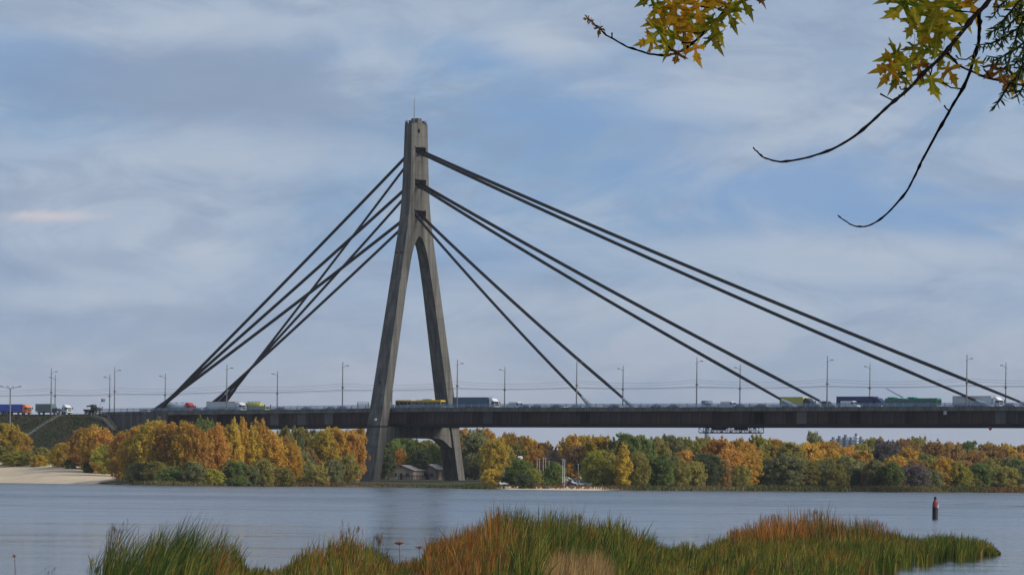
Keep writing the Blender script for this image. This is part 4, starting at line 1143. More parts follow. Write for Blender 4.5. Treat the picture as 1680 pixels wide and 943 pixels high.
# trees farther back that close the gaps between the named ones
fr_ = random.Random(21)
for x in list(range(440, 590, 26)) + list(range(640, 730, 28)) + list(range(760, 1690, 24)):
    TL.append((x + fr_.uniform(-6, 6), (736 if 820 < x < 980 else 728) + fr_.uniform(-4, 10), fr_.uniform(40, 56), 'round', fr_.choice(['olive', 'rust', 'yg', 'amber', 'gold', 'olive', 'green', 'amber']), 5))
for x in range(990, 1690, 30):
    TL.append((x + fr_.uniform(-8, 8), 752 + fr_.uniform(-8, 10), fr_.uniform(36, 48), fr_.choice(['round', 'oval']), fr_.choice(['olive', 'yg', 'grey', 'amber', 'green', 'rust']), 2))
LMK = [(20, 'below the blue and orange truck'), (95, 'above the sandy beach'), (160, 'by the embankment foot'), (220, 'below the abutment wall'), (300, 'below the red cab'),
       (365, 'below the white semi truck'), (450, 'below the deck left of the pylon'), (545, 'just left of the near pylon leg'), (675, 'between the two pylon legs'),
       (770, 'just right of the far pylon leg'), (845, 'left of the white masts'), (915, 'behind the parked cars'), (985, 'below the lowest near stay anchor'), (1040, 'below the lowest far stay anchor'),
       (1110, 'left of the inspection gantry'), (1195, 'below the inspection gantry'), (1300, 'below the yellow-green truck'), (1400, 'below the navy trailer'),
       (1480, 'below the green trolleybus'), (1570, 'below the last white semi truck'), (1650, 'at the right edge')]
seen = {}
TL.sort(key=lambda e: e[0])
for i, (px, py, w, form, colr, row) in enumerate(TL):
    p = None
    Y = 1500.0
    for _ in range(6):
        q = unproj(px, 780, Y); Y = float(shore(q.x)) + ((ROWD[row] if px > 300 else max(34, ROWD[row])) if px > 190 else 84 + 8 * row) + 6 * math.sin(i * 2.3)
    if row <= 2 and px < 600:       # keep this side of the bridge
        pass
    if 585 < px < 800: Y = max(Y, 1632 + 14 * row + 5 * math.sin(i * 1.9))     # the pylon stands at the water, the trees behind it
    tp = unproj(px, py, Y); bz = tz(tp.x, Y)
    # keep clear of the deck and pylon
    a = (Vector((tp.x, Y, 0)) - OB).dot(DV); t = (Vector((tp.x, Y, 0)) - OB).dot(NV)
    if abs(t) < 21 and A_AB0 < a:
        Y += (21 - t) * 1.35 if t > -3 else -(21 + t) * 1.35
        tp = unproj(px, py, Y); bz = tz(tp.x, Y)
    H = max(2.5, (tp.z - bz) * 0.955); R = w / FPX * Y / 2
    H0_, R0_ = FORM[form][0], FORM[form][1]
    lmk = min(LMK, key=lambda l: abs(l[0] - px))[1]
    nm, word = FW[form]
    size = 'small ' if H < 7 and form != 'bush' else ('tall ' if H > 16.5 else '')
    key = (size, colr, form, row, lmk); n = seen.get(key, 0); seen[key] = n + 1
    lab = f'{size}{CW[colr]} {word} {ROWP[row]} {lmk}' + ('' if n == 0 else f', {ordinal(n)} one')
    tr = thing(nm, lab, 'shrub' if form == 'bush' else 'tree', (tp.x, Y, bz - 0.1), (i * 2.399) % (2 * PI), 'autumn trees and shrubs on the far bank')
    v = TREES[form][i % len(TREES[form])]
    sx = R / R0_ * (1.28 if form == 'oval' else 1.08); tr.scale = (sx, sx * 0.9, H / H0_)
    obj('crown', v[0], LEAF[colr], tr); obj('trunk', v[1], M_BARK, tr)

# grass and low herbs along the far waterline
def blades(base, height, width, lean, colour, name, rng, seg=3, bend=0.35):
    """one strip per blade: base (n,3), lean (n,2), colour (n,3)"""
    n = len(base)
    yaw = rng.uniform(0, PI, n)
    side = np.stack([np.cos(yaw), np.sin(yaw) * 0.6, np.zeros(n)], -1)
    rows = []
    for k in range(seg + 1):
        u = k / seg
        off = np.stack([lean[:, 0] * u ** (1 + bend * 3), lean[:, 1] * u ** (1 + bend * 3), u - 0.12 * u ** 3 * np.hypot(lean[:, 0], lean[:, 1])], -1) * height[:, None]
        wv = width * (1 - 0.25 * u if k < seg else 0.12)
        c = base + off
        rows.append(c - side * wv[:, None] * 0.5); rows.append(c + side * wv[:, None] * 0.5)
    V = np.stack(rows, 1)            # n, 2(seg+1), 3
    m = 2 * (seg + 1)
    q = np.array([[2 * k, 2 * k + 1, 2 * k + 3, 2 * k + 2] for k in range(seg)])
    F = (np.arange(n)[:, None, None] * m + q[None]).reshape(-1, 4)
    me = np_mesh(name, V.reshape(-1, 3), F, 4)
    at = me.attributes.new('blade_colour', 'FLOAT_COLOR', 'POINT')
    C = np.concatenate([colour, np.ones((n, 1))], 1)
    at.data.foreach_set('color', np.repeat(C, m, 0).astype(np.float32).ravel())
    return me
rng = np.random.default_rng(5)
n = 26000
px = rng.uniform(-40, 1720, n)
X = (px - 840) / FPX * 1500
d = rng.uniform(2, 30, n) ** 1.0
Y = shore(X) + d + 4
z, s = terrain(X, Y)
dens = np.where(px < 265, 0.0, np.where((px > 815) & (px < 1005), 0.12, np.where(px < 570, 0.8, np.where(px < 770, 0.3, 1.0))))
k = (rng.random(n) < dens) & (z > 0.05); X, Y, z, px = X[k], Y[k], z[k], px[k]; n = len(X)
patch = np.sin(X * 0.09) + np.sin(X * 0.031 + 2) + rng.normal(0, 0.6, n)
cols = np.array([[0.10, 0.095, 0.035], [0.055, 0.075, 0.025], [0.17, 0.085, 0.04], [0.16, 0.13, 0.055]])
ci = np.where(patch > 0.9, 2, np.where(patch > 0.1, 0, np.where(patch > -0.8, 1, 3)))
C = cols[ci] * rng.uniform(0.75, 1.25, (n, 1))
hgt = rng.uniform(0.5, 1.5, n) * np.where(px > 1180, 1.1, 0.8) * np.where((px > 570) & (px < 770), 0.55, 1.0)
o = obj('bank_grass', blades(np.stack([X, Y, z - 0.05], -1), hgt, rng.uniform(0.25, 0.55, n), rng.normal(0, 0.3, (n, 2)), C, 'bank_grass', rng, 2), attr_leaf_mat('bank_grass_blades'))
tag(o, 'rough grass and low herbs fringing the far waterline', 'grass', kind='stuff')

# rough tufts on the embankment slope
n = 42000
aa = rng.uniform(-330, A_AB0 + 34, n); tt = -13.8 - rng.random(n) * 38
X = OB.x + DV.x * aa + NV.x * tt; Y = OB.y + DV.y * aa + NV.y * tt
z, s = terrain(X, Y)
pn = np.sin(X * 0.15 + np.sin(Y * 0.1) * 2) + np.sin(Y * 0.21 + X * 0.05) + rng.normal(0, 0.5, n)
k = z > 6.2; X, Y, z, pn = X[k], Y[k], z[k], pn[k]; n = len(X)
cols = np.array([[0.060, 0.062, 0.026], [0.095, 0.075, 0.042], [0.042, 0.058, 0.022], [0.075, 0.055, 0.045]])
ci = np.where(pn > 0.8, 1, np.where(pn > -0.2, 0, np.where(pn > -1.0, 2, 3)))
o = obj('embankment_grass', blades(np.stack([X, Y, z - 0.05], -1), rng.uniform(0.2, 0.7, n), rng.uniform(0.2, 0.45, n), rng.normal(0, 0.4, (n, 2)), cols[ci] * rng.uniform(0.7, 1.3, (n, 1)), 'embankment_grass', rng, 2), attr_leaf_mat('bank_grass_blades'))
tag(o, 'dull rough grass covering the embankment slope', 'grass', kind='stuff')

# ------------------------------------------------------------------ small things on the far bank
def bank_pt(px, d):
    Y = 1480.0
    for _ in range(6): Y = float(shore(unproj(px, 780, Y).x)) + d
    q = unproj(px, 780, Y); return Vector((q.x, Y, tz(q.x, Y)))
M_WALL = mat('rendered_wall', (0.36, 0.29, 0.26), 0.85, 0, 0.2, 0.5, col2=(0.30, 0.21, 0.19), rnd=0.05)
M_ROOF = mat('sheet_roof', (0.24, 0.22, 0.215), 0.7, 0, 0.2, 0.8)
def shed(px, d, L, W, H, lab):
    p = bank_pt(px, d)
    r = thing('shed', lab, 'building', p, -0.35)
    wl = MB().prism([(-L / 2, -0.5), (L / 2, -0.5), (L / 2, H), (0, H + 1.6), (-L / 2, H)], -W / 2, W / 2).build('wall', M_WALL, r)
    for s in (-1, 1):
        MB().add([(0, -W / 2 - 0.5, H + 1.75), (0, W / 2 + 0.5, H + 1.75), (s * (L / 2 + 0.6), W / 2 + 0.5, H - 0.15), (s * (L / 2 + 0.6), -W / 2 - 0.5, H - 0.15),
                  (0, -W / 2 - 0.5, H + 1.62), (0, W / 2 + 0.5, H + 1.62), (s * (L / 2 + 0.6), W / 2 + 0.5, H - 0.28), (s * (L / 2 + 0.6), -W / 2 - 0.5, H - 0.28)],
                 [(0, 1, 2, 3), (7, 6, 5, 4), (0, 4, 5, 1), (1, 5, 6, 2), (2, 6, 7, 3), (3, 7, 4, 0)]).build('roof', M_ROOF, r)
    for k in (-0.25, 0.25):
        MB().box(L * k - 0.6, L * k + 0.6, -W / 2 - 0.06, -W / 2 + 0.05, 1.0, 2.2).build('window', M_GLASS, r)
    MB().box(-0.5, 0.5, -W / 2 - 0.07, -W / 2 + 0.05, -0.1, 2.1).build('door', M_UND, r)
    m = MB()
    return r
shed(668, 262, 9, 11, 3.2, 'low pinkish shed with grey pitched roof between the pylon legs')
shed(709, 285, 6, 9, 3.6, 'pale shed partly hidden by the far pylon leg')
shed(577, 215, 6, 8, 3.0, 'pale shed just left of the near pylon leg')
# paling fence in front of the sheds
p = bank_pt(673, 240); fe = thing('paling_fence', 'dark paling fence in front of the pinkish shed', 'fence', p, -0.2)
pm = MB().box(-0.09, 0.09, -0.04, 0.04, -0.2, 1.9).mesh('paling')
for k in range(16):
    o = obj('paling', pm, M_DARK, fe); o.location = (-4 + k * 0.55, 0, 0)
MB().box(-4.2, 4.5, 0.05, 0.1, 1.2, 1.35).build('fence_rail', M_DARK, fe)
M_MAST = mat('mast_white', (0.5, 0.5, 0.48), 0.5, 0, 0.1)
for px, d, ty, lab in ((827, 60, 768, 'short pale mast left of the young green tree'), (881, 92, 752, 'leftmost mast of the pale cluster behind the shrubs'), (885, 96, 752, 'second mast of the pale cluster'),
                       (891, 90, 750, 'tallest mast of the pale cluster behind the shrubs'), (895, 94, 751, 'fourth mast of the pale cluster'), (900.5, 88, 756, 'rightmost mast of the pale cluster'),
                       (923.3, 26, 752, 'tall white mast on the beach beside the two people'), (926.3, 30, 754, 'second tall white mast just right of the people'), (948.5, 60, 760, 'single white mast behind the parked cars')):
    p = bank_pt(px, d); tp = unproj(px, ty, p.y); h = tp.z - p.z
    r = thing('mast', lab, 'mast', p - Vector((0, 0, 0.1)), 0, 'pale masts by the parking place')
    MB().tube([(0, 0, 0), (0, 0, h * 0.6), (0, 0, h)], [0.10, 0.08, 0.06], 6).build('pole', M_MAST, r)
    MB().tube([(-0.4, 0, h), (0.4, 0, h)], 0.04, 4).build('crossbar', M_MAST, r)
for px, d, m, lab, rz, van in ((826, 62, white, 'white car half hidden behind the shrub left of the masts', 0.2, False), (930, 50, white, 'white van parked nearest the two white masts', 0.1, True), (934, 42, dblue, 'dark blue car parked on the sand beside the white masts', -0.2, False),
                               (941, 70, black, 'black car parked in the second row behind the sand', 0.2, False), (952, 62, silver, 'silver car parked below the single white mast', 0.0, False),
                               (961, 66, dblue, 'dark car parked right of the silver car', 0.1, False), (967, 60, lblue, 'pale blue car at the right end of the parked row', -0.1, False)):
    r = car('van' if van else 'car', lab, m, 5.2 if van else 4.5, van, 'cars parked on the far bank', 'van' if van else 'car')
    p = bank_pt(px, d); r.location = p + Vector((0, 0, 0.02)); r.rotation_euler = (0, 0, rz)
p = bank_pt(898, 70); r = thing('kiosk', 'small white kiosk between the mast cluster and the young green tree', 'kiosk', p, 0.2)
MB().box(-0.9, 0.9, -0.9, 0.9, -0.2, 2.5).build('wall', white, r); MB().box(-1.1, 1.1, -1.1, 1.1, 2.51, 2.7).build('roof', M_ROOF, r); MB().box(-0.5, 0.5, -0.94, -0.88, 1.0, 1.9).build('window', M_GLASS, r)
p = bank_pt(853, 110); tp = unproj(853, 753, p.y)
r = thing('floodlight', 'white floodlight on a post above the young green tree', 'light', p, 0)
MB().tube([(0, 0, 0), (0, 0, tp.z - p.z)], [0.15, 0.1], 6).build('post', M_STEEL, r); MB().cbox(-0.7, 0.7, -0.3, 0.3, tp.z - p.z, tp.z - p.z + 0.9, 0.15).build('lamp_housing', white, r)
# two people on the sand (bodies one continuous skin each)
def person(px, d, lab, rz, top, legs):
    p = bank_pt(px, d)
    me = bpy.data.meshes.new('body')
    J = [(0, 0, 0.95), (0, 0, 1.2), (0, 0, 1.42), (0, 0, 1.52), (0, 0.01, 1.66), (0, 0, 1.76),
         (0.1, 0, 0.9), (0.13, 0.03, 0.5), (0.14, -0.02, 0.08), (0.14, -0.16, 0.04), (-0.1, 0, 0.9), (-0.13, -0.05, 0.5), (-0.14, 0.06, 0.08), (-0.14, -0.09, 0.04),
         (0.2, 0, 1.40), (0.28, 0.02, 1.13), (0.30, -0.08, 0.88), (0.30, -0.12, 0.79), (-0.2, 0, 1.40), (-0.28, 0.02, 1.13), (-0.30, -0.10, 0.88), (-0.30, -0.14, 0.79)]
    E = [(0, 1), (1, 2), (2, 3), (3, 4), (4, 5), (0, 6), (6, 7), (7, 8), (8, 9), (0, 10), (10, 11), (11, 12), (12, 13), (2, 14), (14, 15), (15, 16), (16, 17), (2, 18), (18, 19), (19, 20), (20, 21)]
    Rr = [0.15, 0.14, 0.15, 0.06, 0.10, 0.07, 0.10, 0.07, 0.05, 0.045, 0.10, 0.07, 0.05, 0.045, 0.07, 0.05, 0.04, 0.035, 0.07, 0.05, 0.04, 0.035]
    me.from_pydata(J, E, [])
    o = bpy.data.objects.new('person', me); COL.objects.link(o)
    sk = o.modifiers.new('skin', 'SKIN'); sb = o.modifiers.new('sub', 'SUBSURF'); sb.levels = sb.render_levels = 1
    for i, v in enumerate(me.skin_vertices[0].data): v.radius = (Rr[i], Rr[i]); v.use_root = (i == 0)
    # clothing colours by height on the one body
    m, nt, N, L = new_mat('clothes_' + lab[:12].replace(' ', '_'))
    out = N('ShaderNodeOutputMaterial'); b = N('ShaderNodeBsdfPrincipled'); L(b.outputs[0], out.inputs[0]); b.inputs['Roughness'].default_value = 0.9
    tc = N('ShaderNodeTexCoord'); sp = N('ShaderNodeSeparateXYZ'); L(tc.outputs['Object'], sp.inputs[0])
    r = N('ShaderNodeValToRGB'); r.color_ramp.interpolation = 'CONSTANT'; e = r.color_ramp.elements
    e[0].position = 0; e[0].color = (*legs, 1); e[1].position = 0.93 / 2; e[1].color = (*top, 1)
    x = e.new(1.50 / 2); x.color = (0.38, 0.23, 0.17, 1); x = e.new(1.70 / 2); x.color = (0.03, 0.02, 0.015, 1)
    dv = N('ShaderNodeMath'); dv.operation = 'MULTIPLY'; dv.inputs[1].default_value = 0.5; L(sp.outputs['Z'], dv.inputs[0]); L(dv.outputs[0], r.inputs[0])
    L(r.outputs[0], b.inputs['Base Color'])
    me.materials.append(m)
    o.location = p; o.rotation_euler = (0, 0, rz)
    tag(o, lab, 'person', 'people on the far beach')
person(922.5, 16, 'person in dark clothes standing on the sand left of the white masts', 0.4, (0.02, 0.02, 0.025), (0.03, 0.03, 0.04))
person(928.0, 20, 'person in a red jacket standing right of the white masts', -0.5, (0.42, 0.04, 0.02), (0.04, 0.03, 0.03))
# driftwood and stones by the waterline
for px, lab in ((385, 'dark log lying at the waterline below the green shrubs'), (857, 'dark stump on the small beach left of the people'), (897, 'dark driftwood on the small beach'), (170, 'grey driftwood at the right end of the sandy beach')):
    p = bank_pt(px, 9)
    o = MB().tube([(-1.2, 0, 0.15), (-0.4, 0.1, 0.28), (0.6, 0, 0.22), (1.4, -0.1, 0.4)], [0.12, 0.26, 0.22, 0.08], 7).tube([(0.2, 0, 0.25), (0.5, 0.2, 0.8)], [0.1, 0.04], 5).build('driftwood_log', M_BARK, None, True)
    o.location = p; tag(o, lab, 'log')
# distant blocks and tower beyond the wood
M_FARB = mat('far_wall_haze_tint', (0.11, 0.145, 0.215), 0.8, 0, 0.1, 0.1, rnd=0.25)  # distance haze painted into the walls as an even blue tint
for i, (px, ty, wpx) in enumerate(((1367, 721, 6), (1377, 719, 5), (1387, 717, 5), (1396, 721, 6), (1404.5, 715, 3.0), (1412, 720, 5))):
    Y = 5600.0; tp = unproj(px, ty, Y); w = wpx / FPX * Y / 2
    r = thing('apartment_block', f'{"narrow bright" if i == 4 else "pale blue-grey"} distant apartment block, {ordinal(i)} from left above the trees', 'building', (tp.x, Y, 2), 0.3, 'far apartment blocks on the skyline')
    H = tp.z - 2
    wl = MB().box(-w, w, -6, 6, 0, H).build('wall', white if i == 4 else M_FARB, r); MB().box(-w * 0.4, w * 0.4, -3, 3, H, H + 3).build('roof_box', M_FARB, r)
    n = int(H / 3)
    for k in range(max(0, n - 8), n): MB().box(-w * 0.85, w * 0.85, -6.12, -5.9, 3 * k + 1, 3 * k + 2.4).build('window_band', M_GLASS, wl)
Y = 3600.0; tp = unproj(1160, 657, Y)
r = thing('distant_tower', 'thin hazy tower with wide top rising behind the inspection gantry', 'tower', (tp.x, Y, 2), 0)
MB().tube([(0, 0, 0), (0, 0, (tp.z - 2) * 0.8), (0, 0, tp.z - 4)], [2.4, 1.3, 1.0], 10).build('shaft', M_FARB, r)
MB().tube([(0, 0, tp.z - 6), (0, 0, tp.z - 4), (0, 0, tp.z - 2)], [1.5, 4.6, 4.2], 12).build('top_platform', M_FARB, r)

# ------------------------------------------------------------------ marker post in the river
p = ground_at(1534, 850.5)
mk = thing('channel_marker', 'black channel marker post with red and white pointed top standing in the river', 'marker post', p - Vector((0, 0, 0.6)), 0.3)
MB().tube([(0, 0, -0.6), (0, 0, 1.65)], [0.25, 0.25], 14).build('post', mat('marker_black', (0.010, 0.010, 0.013), 0.5, 0, 0.2), mk)
MB().tube([(0, 0, 1.651), (0, 0, 2.0), (0, 0, 2.3)], [0.25, 0.22, 0.10], 14).build('red_top', mat('marker_red', (0.17, 0.018, 0.032), 0.6, 0, 0.3, 3.0), mk)
MB().prism([(0.08, 1.62), (0.262, 1.45), (0.262, 1.95), (0.18, 2.05)], -0.255, 0.0).build('white_panel', mat('marker_pink_white', (0.42, 0.30, 0.30), 0.6, 0, 0.15, 3.0), mk)
MB().tube([(0, 0, 2.3), (0, 0, 2.45), (0, 0, 2.58)], [0.10, 0.13, 0.05], 10).build('lantern', M_DARK, mk)

# ------------------------------------------------------------------ reeds in the foreground
ENV = [(60, 935), (130, 930), (152, 905), (172, 868), (200, 852), (240, 850), (280, 848), (325, 842), (360, 862), (392, 888), (405, 908), (440, 916), (470, 908), (490, 885), (540, 862), (585, 866), (620, 880),
       (645, 905), (690, 905), (706, 878), (740, 868), (790, 850), (812, 830), (850, 828), (900, 834), (960, 842), (1020, 850), (1060, 866), (1085, 888), (1110, 884), (1160, 876),
       (1200, 866), (1225, 852), (1270, 845), (1300, 838), (1340, 836), (1390, 842), (1440, 856), (1470, 866), (1520, 872), (1560, 869), (1600, 877), (1625, 888), (1642, 903)]
EX = np.array([e[0] for e in ENV], float); EY = np.array([e[1] for e in ENV], float)
YB = ([0, 100, 385, 410, 470, 500, 640, 705, 800, 1090, 1200, 1440, 1560, 1645], [168, 170, 176, 152, 152, 172, 172, 180, 196, 200, 215, 222, 226, 222])     # back edge of the bed
YF = ([0, 100, 160, 400, 480, 1380, 1430, 1500, 1540, 1600, 1645], [160, 160, 128, 128, 128, 128, 168, 186, 200, 210, 220])               # front edge
rng = np.random.default_rng(11)
def reed_patch(n, seed, lo, hi, back=None, feather=False):
    rng = np.random.default_rng(seed)
    # blades stand in tufts
    nt_ = max(3, n // 34)
    tp_ = rng.uniform(lo, hi, nt_); tu = rng.random(nt_)
    if feather: tp_ = np.where(rng.random(nt_) < 0.45, lo + (hi - lo) * (0.5 + 0.5 * (rng.random(nt_) + rng.random(nt_) - 1)), tp_)
    k = rng.integers(0, nt_, n); reed_patch.tuft = k; reed_patch.nt = nt_
    px = np.clip(tp_[k] + rng.normal(0, 7, n), lo, hi)
    yb = np.interp(px, *YB); yf = np.interp(px, *YF) + (px > 1380) * (3.5 * np.sin(px * 0.09) + 2.5 * np.sin(px * 0.23 + 1))
    u = np.clip(tu[k] + rng.normal(0, 0.012, n), 0, 1)
    Y = yf + (yb - yf) * (u ** 0.8)
    if back: Y = yb - back * (1 - u) + rng.normal(0, 1.5, n)
    horx = HOR + (px - 840) * ROLL
    ey = np.interp(px, EX, EY)
    h0 = np.maximum(0.15, CAMZ - (ey - horx) * yb / FPX)
    X = (px - 840) / FPX * Y
    return px, X, Y, h0, u, rng
gz = 0.0
GREEN = np.array([0.072, 0.105, 0.022]); DGREEN = np.array([0.036, 0.060, 0.021]); YGREEN = np.array([0.195, 0.178, 0.034]); OLIVE = np.array([0.125, 0.102, 0.030])
RUST = np.array([0.27, 0.115, 0.030]); STRAW = np.array([0.36, 0.225, 0.095]); ORG = np.array([0.38, 0.155, 0.042]); BROWN = np.array([0.12, 0.065, 0.03])
PAL = np.stack([GREEN, DGREEN, YGREEN, OLIVE, RUST, STRAW, ORG, BROWN])
ZONES = [  # px, weights over GREEN DGREEN YGREEN OLIVE RUST STRAW ORG BROWN
 (60, [1, 1, 1, 2, 1, 1, 0, 1]), (180, [3, 3, 4, 1, .3, .5, 0, .3]), (260, [4, 5, 2, .5, .1, .6, 0, .2]), (350, [4, 5, 2, .6, .1, .5, 0, .2]), (410, [2, 1, 3, 3, .6, .5, 0, .5]), (500, [1.5, 1, 4, 3, 1.6, 1, .4, 1]),
 (560, [2, 1.5, 4, 2.5, 1.2, .6, .3, .8]), (640, [2, 1, 4, 2, 1.5, 1, .3, 1]), (710, [.5, .5, 1, 2, 5, .8, 1, 2]), (790, [.6, 1, 1.5, 2, 4, .8, 1, 2]), (830, [4, 3, 4, 1.5, .8, .2, .1, .6]), (1000, [4, 3, 4, 2, .3, .2, 0, .4]),
 (1100, [4, 2.5, 4, 2, .3, .3, 0, .4]), (1190, [3, 2, 4, 2, .8, .5, .3, .6]), (1300, [3, 2, 4, 2, .6, .3, .3, .6]), (1500, [5, 2.5, 4, 1, .2, .2, 0, .4]), (1645, [5, 3, 3, 1, .2, .2, 0, .3])]
ZX = np.array([z[0] for z in ZONES], float); ZW = np.array([z[1] for z in ZONES], float); ZW = ZW / ZW.sum(1, keepdims=True)
def pick_colours(px, Y, rng):
    n = len(px)
    t = reed_patch.tuft; nt_ = reed_patch.nt
    jit = px + 18 * np.sin(Y * 0.31) + rng.normal(0, 22, nt_)[t]
    w = np.stack([np.interp(jit, ZX, ZW[:, k]) for k in range(ZW.shape[1])], -1)
    # patches: neighbours tend to share a colour
    pn = np.sin(px * 0.07 + 2 * np.sin(Y * 0.2)) * 0.5 + np.sin(px * 0.023 + Y * 0.11)
    w[:, 0] *= np.exp(0.6 * pn); w[:, 1] *= np.exp(0.5 * pn); w[:, 4] *= np.exp(-0.7 * pn); w[:, 2] *= np.exp(-0.2 * pn)
    c = np.cumsum(w, 1); c /= c[:, -1:]
    own = np.where(rng.random(n) < 0.62, rng.random(nt_)[t], rng.random(n))
    k = (own[:, None] > c).sum(1)
    C = PAL[np.clip(k, 0, 7)] * rng.uniform(0.72, 1.28, (n, 1)) * rng.uniform(0.75, 1.25, (nt_, 1))[t] * rng.uniform(0.92, 1.08, (n, 3))
    return C
M_REED = attr_leaf_mat('reed_blades', 0.30)
def reed_object(name, lab, n, seed, lo, hi, wlo=0.014, whi=0.040, lean_x=(0.10, 0.16), keep=None, cfun=None, hscale=(0.35, 1.08), hfun=None, back=None, pw=0.9):
    px, X, Y, h0, u, rng = reed_patch(n, seed, lo, hi, back, name == 'reed_clump')
    C = pick_colours(px, Y, rng) if cfun is None else cfun(px, Y, rng)
    tuft = rng.normal(0.90, 0.14, reed_patch.nt)[reed_patch.tuft].clip(0.5, 1.16)
    hh_ = h0 * tuft * (hscale[0] + (hscale[1] - hscale[0]) * rng.random(n) ** pw) * rng.uniform(0.9, 1.08, n)
    hh_ = hh_ * np.interp(Y, [128, 178], [0.62, 1.0])
    if hfun is not None: hh_ = hfun(px, Y, hh_, rng)
    lean = np.stack([rng.normal(lean_x[0], lean_x[1] * 0.75, n) + rng.normal(0, 0.09, reed_patch.nt)[reed_patch.tuft], rng.normal(0, 0.12, n)], -1)
    m = np.ones(n, bool) if keep is None else keep(px, Y, rng)
    if name != 'straw_grass': m &= ~((px > 888) & (px < 1012) & (Y < 153 + rng.normal(0, 2, n)))
    me = blades(np.stack([X, Y, np.full(n, -0.05)], -1)[m], hh_[m], rng.uniform(wlo, whi, n)[m], lean[m], C[m], name, rng, 4, 0.3)
    o = obj(name, me, M_REED)
    tag(o, lab, 'reeds', kind='stuff')
    return o
reed_object('reed_clump', 'tall dark green reed clump bending right at the left of the foreground', 3700, 1, 150, 415, 0.012, 0.032, lean_x=(0.28, 0.20), hscale=(0.2, 1.25))
reed_object('sparse_reeds', 'thin scattered reeds standing in water at the lower left corner', 40, 2, 50, 165, 0.012, 0.025)
reed_object('reed_bed', 'mixed yellow-green and rusty reeds left of centre foreground', 14000, 3, 380, 720)
reed_object('reed_bed', 'high green reed bed in the middle foreground', 30000, 4, 700, 1110)
def low_front(px, Y, h, rng):      # the sedge in front of the russet crest is lower
    cap = np.interp(px, [1090, 1200, 1440, 1645], [1.25, 1.15, 1.15, 1.2])
    return np.minimum(h, cap * rng.uniform(0.6, 1.08, len(h)))
reed_object('sedge_bed', 'bright green sedge spit running out to the right in the foreground', 34000, 5, 1085, 1642, hfun=low_front, hscale=(0.5, 1.08))
def russet(px, Y, rng):
    c = np.stack([ORG, RUST, BROWN, OLIVE, STRAW]); k = rng.choice(5, len(px), p=[0.34, 0.30, 0.16, 0.14, 0.06])
    g = (px > 1330)[:, None] * (rng.random((len(px), 1)) < 0.45)
    C = c[k] * rng.uniform(0.7, 1.25, (len(px), 1))
    return np.where(g, DGREEN * rng.uniform(0.9, 1.8, (len(px), 1)), C)
reed_object('russet_reeds', 'orange-brown reed crest behind the green sedge at right', 7500, 6, 1196, 1475, back=15, cfun=russet, lean_x=(0.02, 0.09), hscale=(0.55, 1.08))
def rusty(px, Y, rng):
    c = np.stack([RUST, ORG, BROWN, OLIVE]); k = rng.choice(4, len(px), p=[0.45, 0.2, 0.2, 0.15]); return c[k] * rng.uniform(0.65, 1.2, (len(px), 1))
reed_object('rusty_grass', 'rusty brown grass sloping down left of the high green reeds', 7500, 7, 700, 822, cfun=rusty, lean_x=(0.05, 0.12), hscale=(0.45, 1.05))
def strawc(px, Y, rng): return STRAW * rng.uniform(0.65, 1.15, (len(px), 1)) * rng.uniform(0.94, 1.06, (len(px), 3))
reed_object('straw_grass', 'pale straw-coloured dry grass at the bottom centre', 8000, 8, 885, 1015, 0.012, 0.028, cfun=strawc, lean_x=(0.12, 0.14),
            keep=lambda px, Y, rng: Y < 156, hfun=lambda px, Y, h, rng: rng.uniform(0.2, 1.15, len(h)) * 1.12 * np.interp(px, [885, 905, 990, 1015], [0.6, 1, 1, 0.6]))
# flowering stalks with brown plumes
def plumes(name, lab, n, seed, lo, hi, hmul, col, lean):
    px, X, Y, h0, u, rng = reed_patch(n, seed, lo, hi)
    k = u > 0.55; px, X, Y, h0 = px[k], X[k], Y[k], h0[k]; n = len(px)
    h = h0 * rng.uniform(*hmul, n)
    ln = np.stack([rng.normal(lean, 0.10, n), rng.normal(0, 0.06, n)], -1)
    base = np.stack([X, Y, np.full(n, -0.05)], -1)
    stalk = blades(base, h, np.full(n, 0.014), ln, np.tile(np.array([[0.11, 0.085, 0.04]]), (n, 1)), name, rng, 3, 0.2)
    o = obj(name, stalk, M_REED); tag(o, lab, 'reeds', kind='stuff')
    tip = base + np.stack([ln[:, 0] * 0.86, ln[:, 1] * 0.86, np.full(n, 0.90)], -1) * h[:, None]
    rep = 6
    tb = np.repeat(tip, rep, 0) + rng.normal(0, 0.012, (n * rep, 3)) + np.stack([np.zeros(n * rep), np.zeros(n * rep), np.tile(np.linspace(-0.02, 0.12, rep), n)], -1)
    pm_ = blades(tb, rng.uniform(0.08, 0.17, n * rep), rng.uniform(0.008, 0.016, n * rep), np.stack([rng.normal(lean + 0.25, 0.25, n * rep), rng.normal(0, 0.2, n * rep)], -1),
                 np.array(col)[None] * rng.uniform(0.7, 1.3, (n * rep, 1)), 'plume', rng, 2, 0.3)
    q = obj('plume', pm_, M_REED, o); q['kind'] = 'stuff'
plumes('reed_stalks', 'tall thin flowering stalks rising above the left reed clump', 60, 31, 165, 400, (0.95, 1.18), (0.13, 0.095, 0.06), 0.18)
plumes('reed_stalks', 'thin flowering stalks among the reeds left of centre', 60, 32, 480, 720, (0.95, 1.2), (0.15, 0.085, 0.05), 0.1)
plumes('reed_stalks', 'brown flowering stalks along the crest of the middle reed bed', 110, 33, 720, 1090, (0.92, 1.1), (0.12, 0.09, 0.05), 0.12)
plumes('reed_stalks', 'russet plumes along the crest at the right', 200, 34, 1200, 1470, (0.92, 1.10), (0.22, 0.11, 0.05), 0.06)
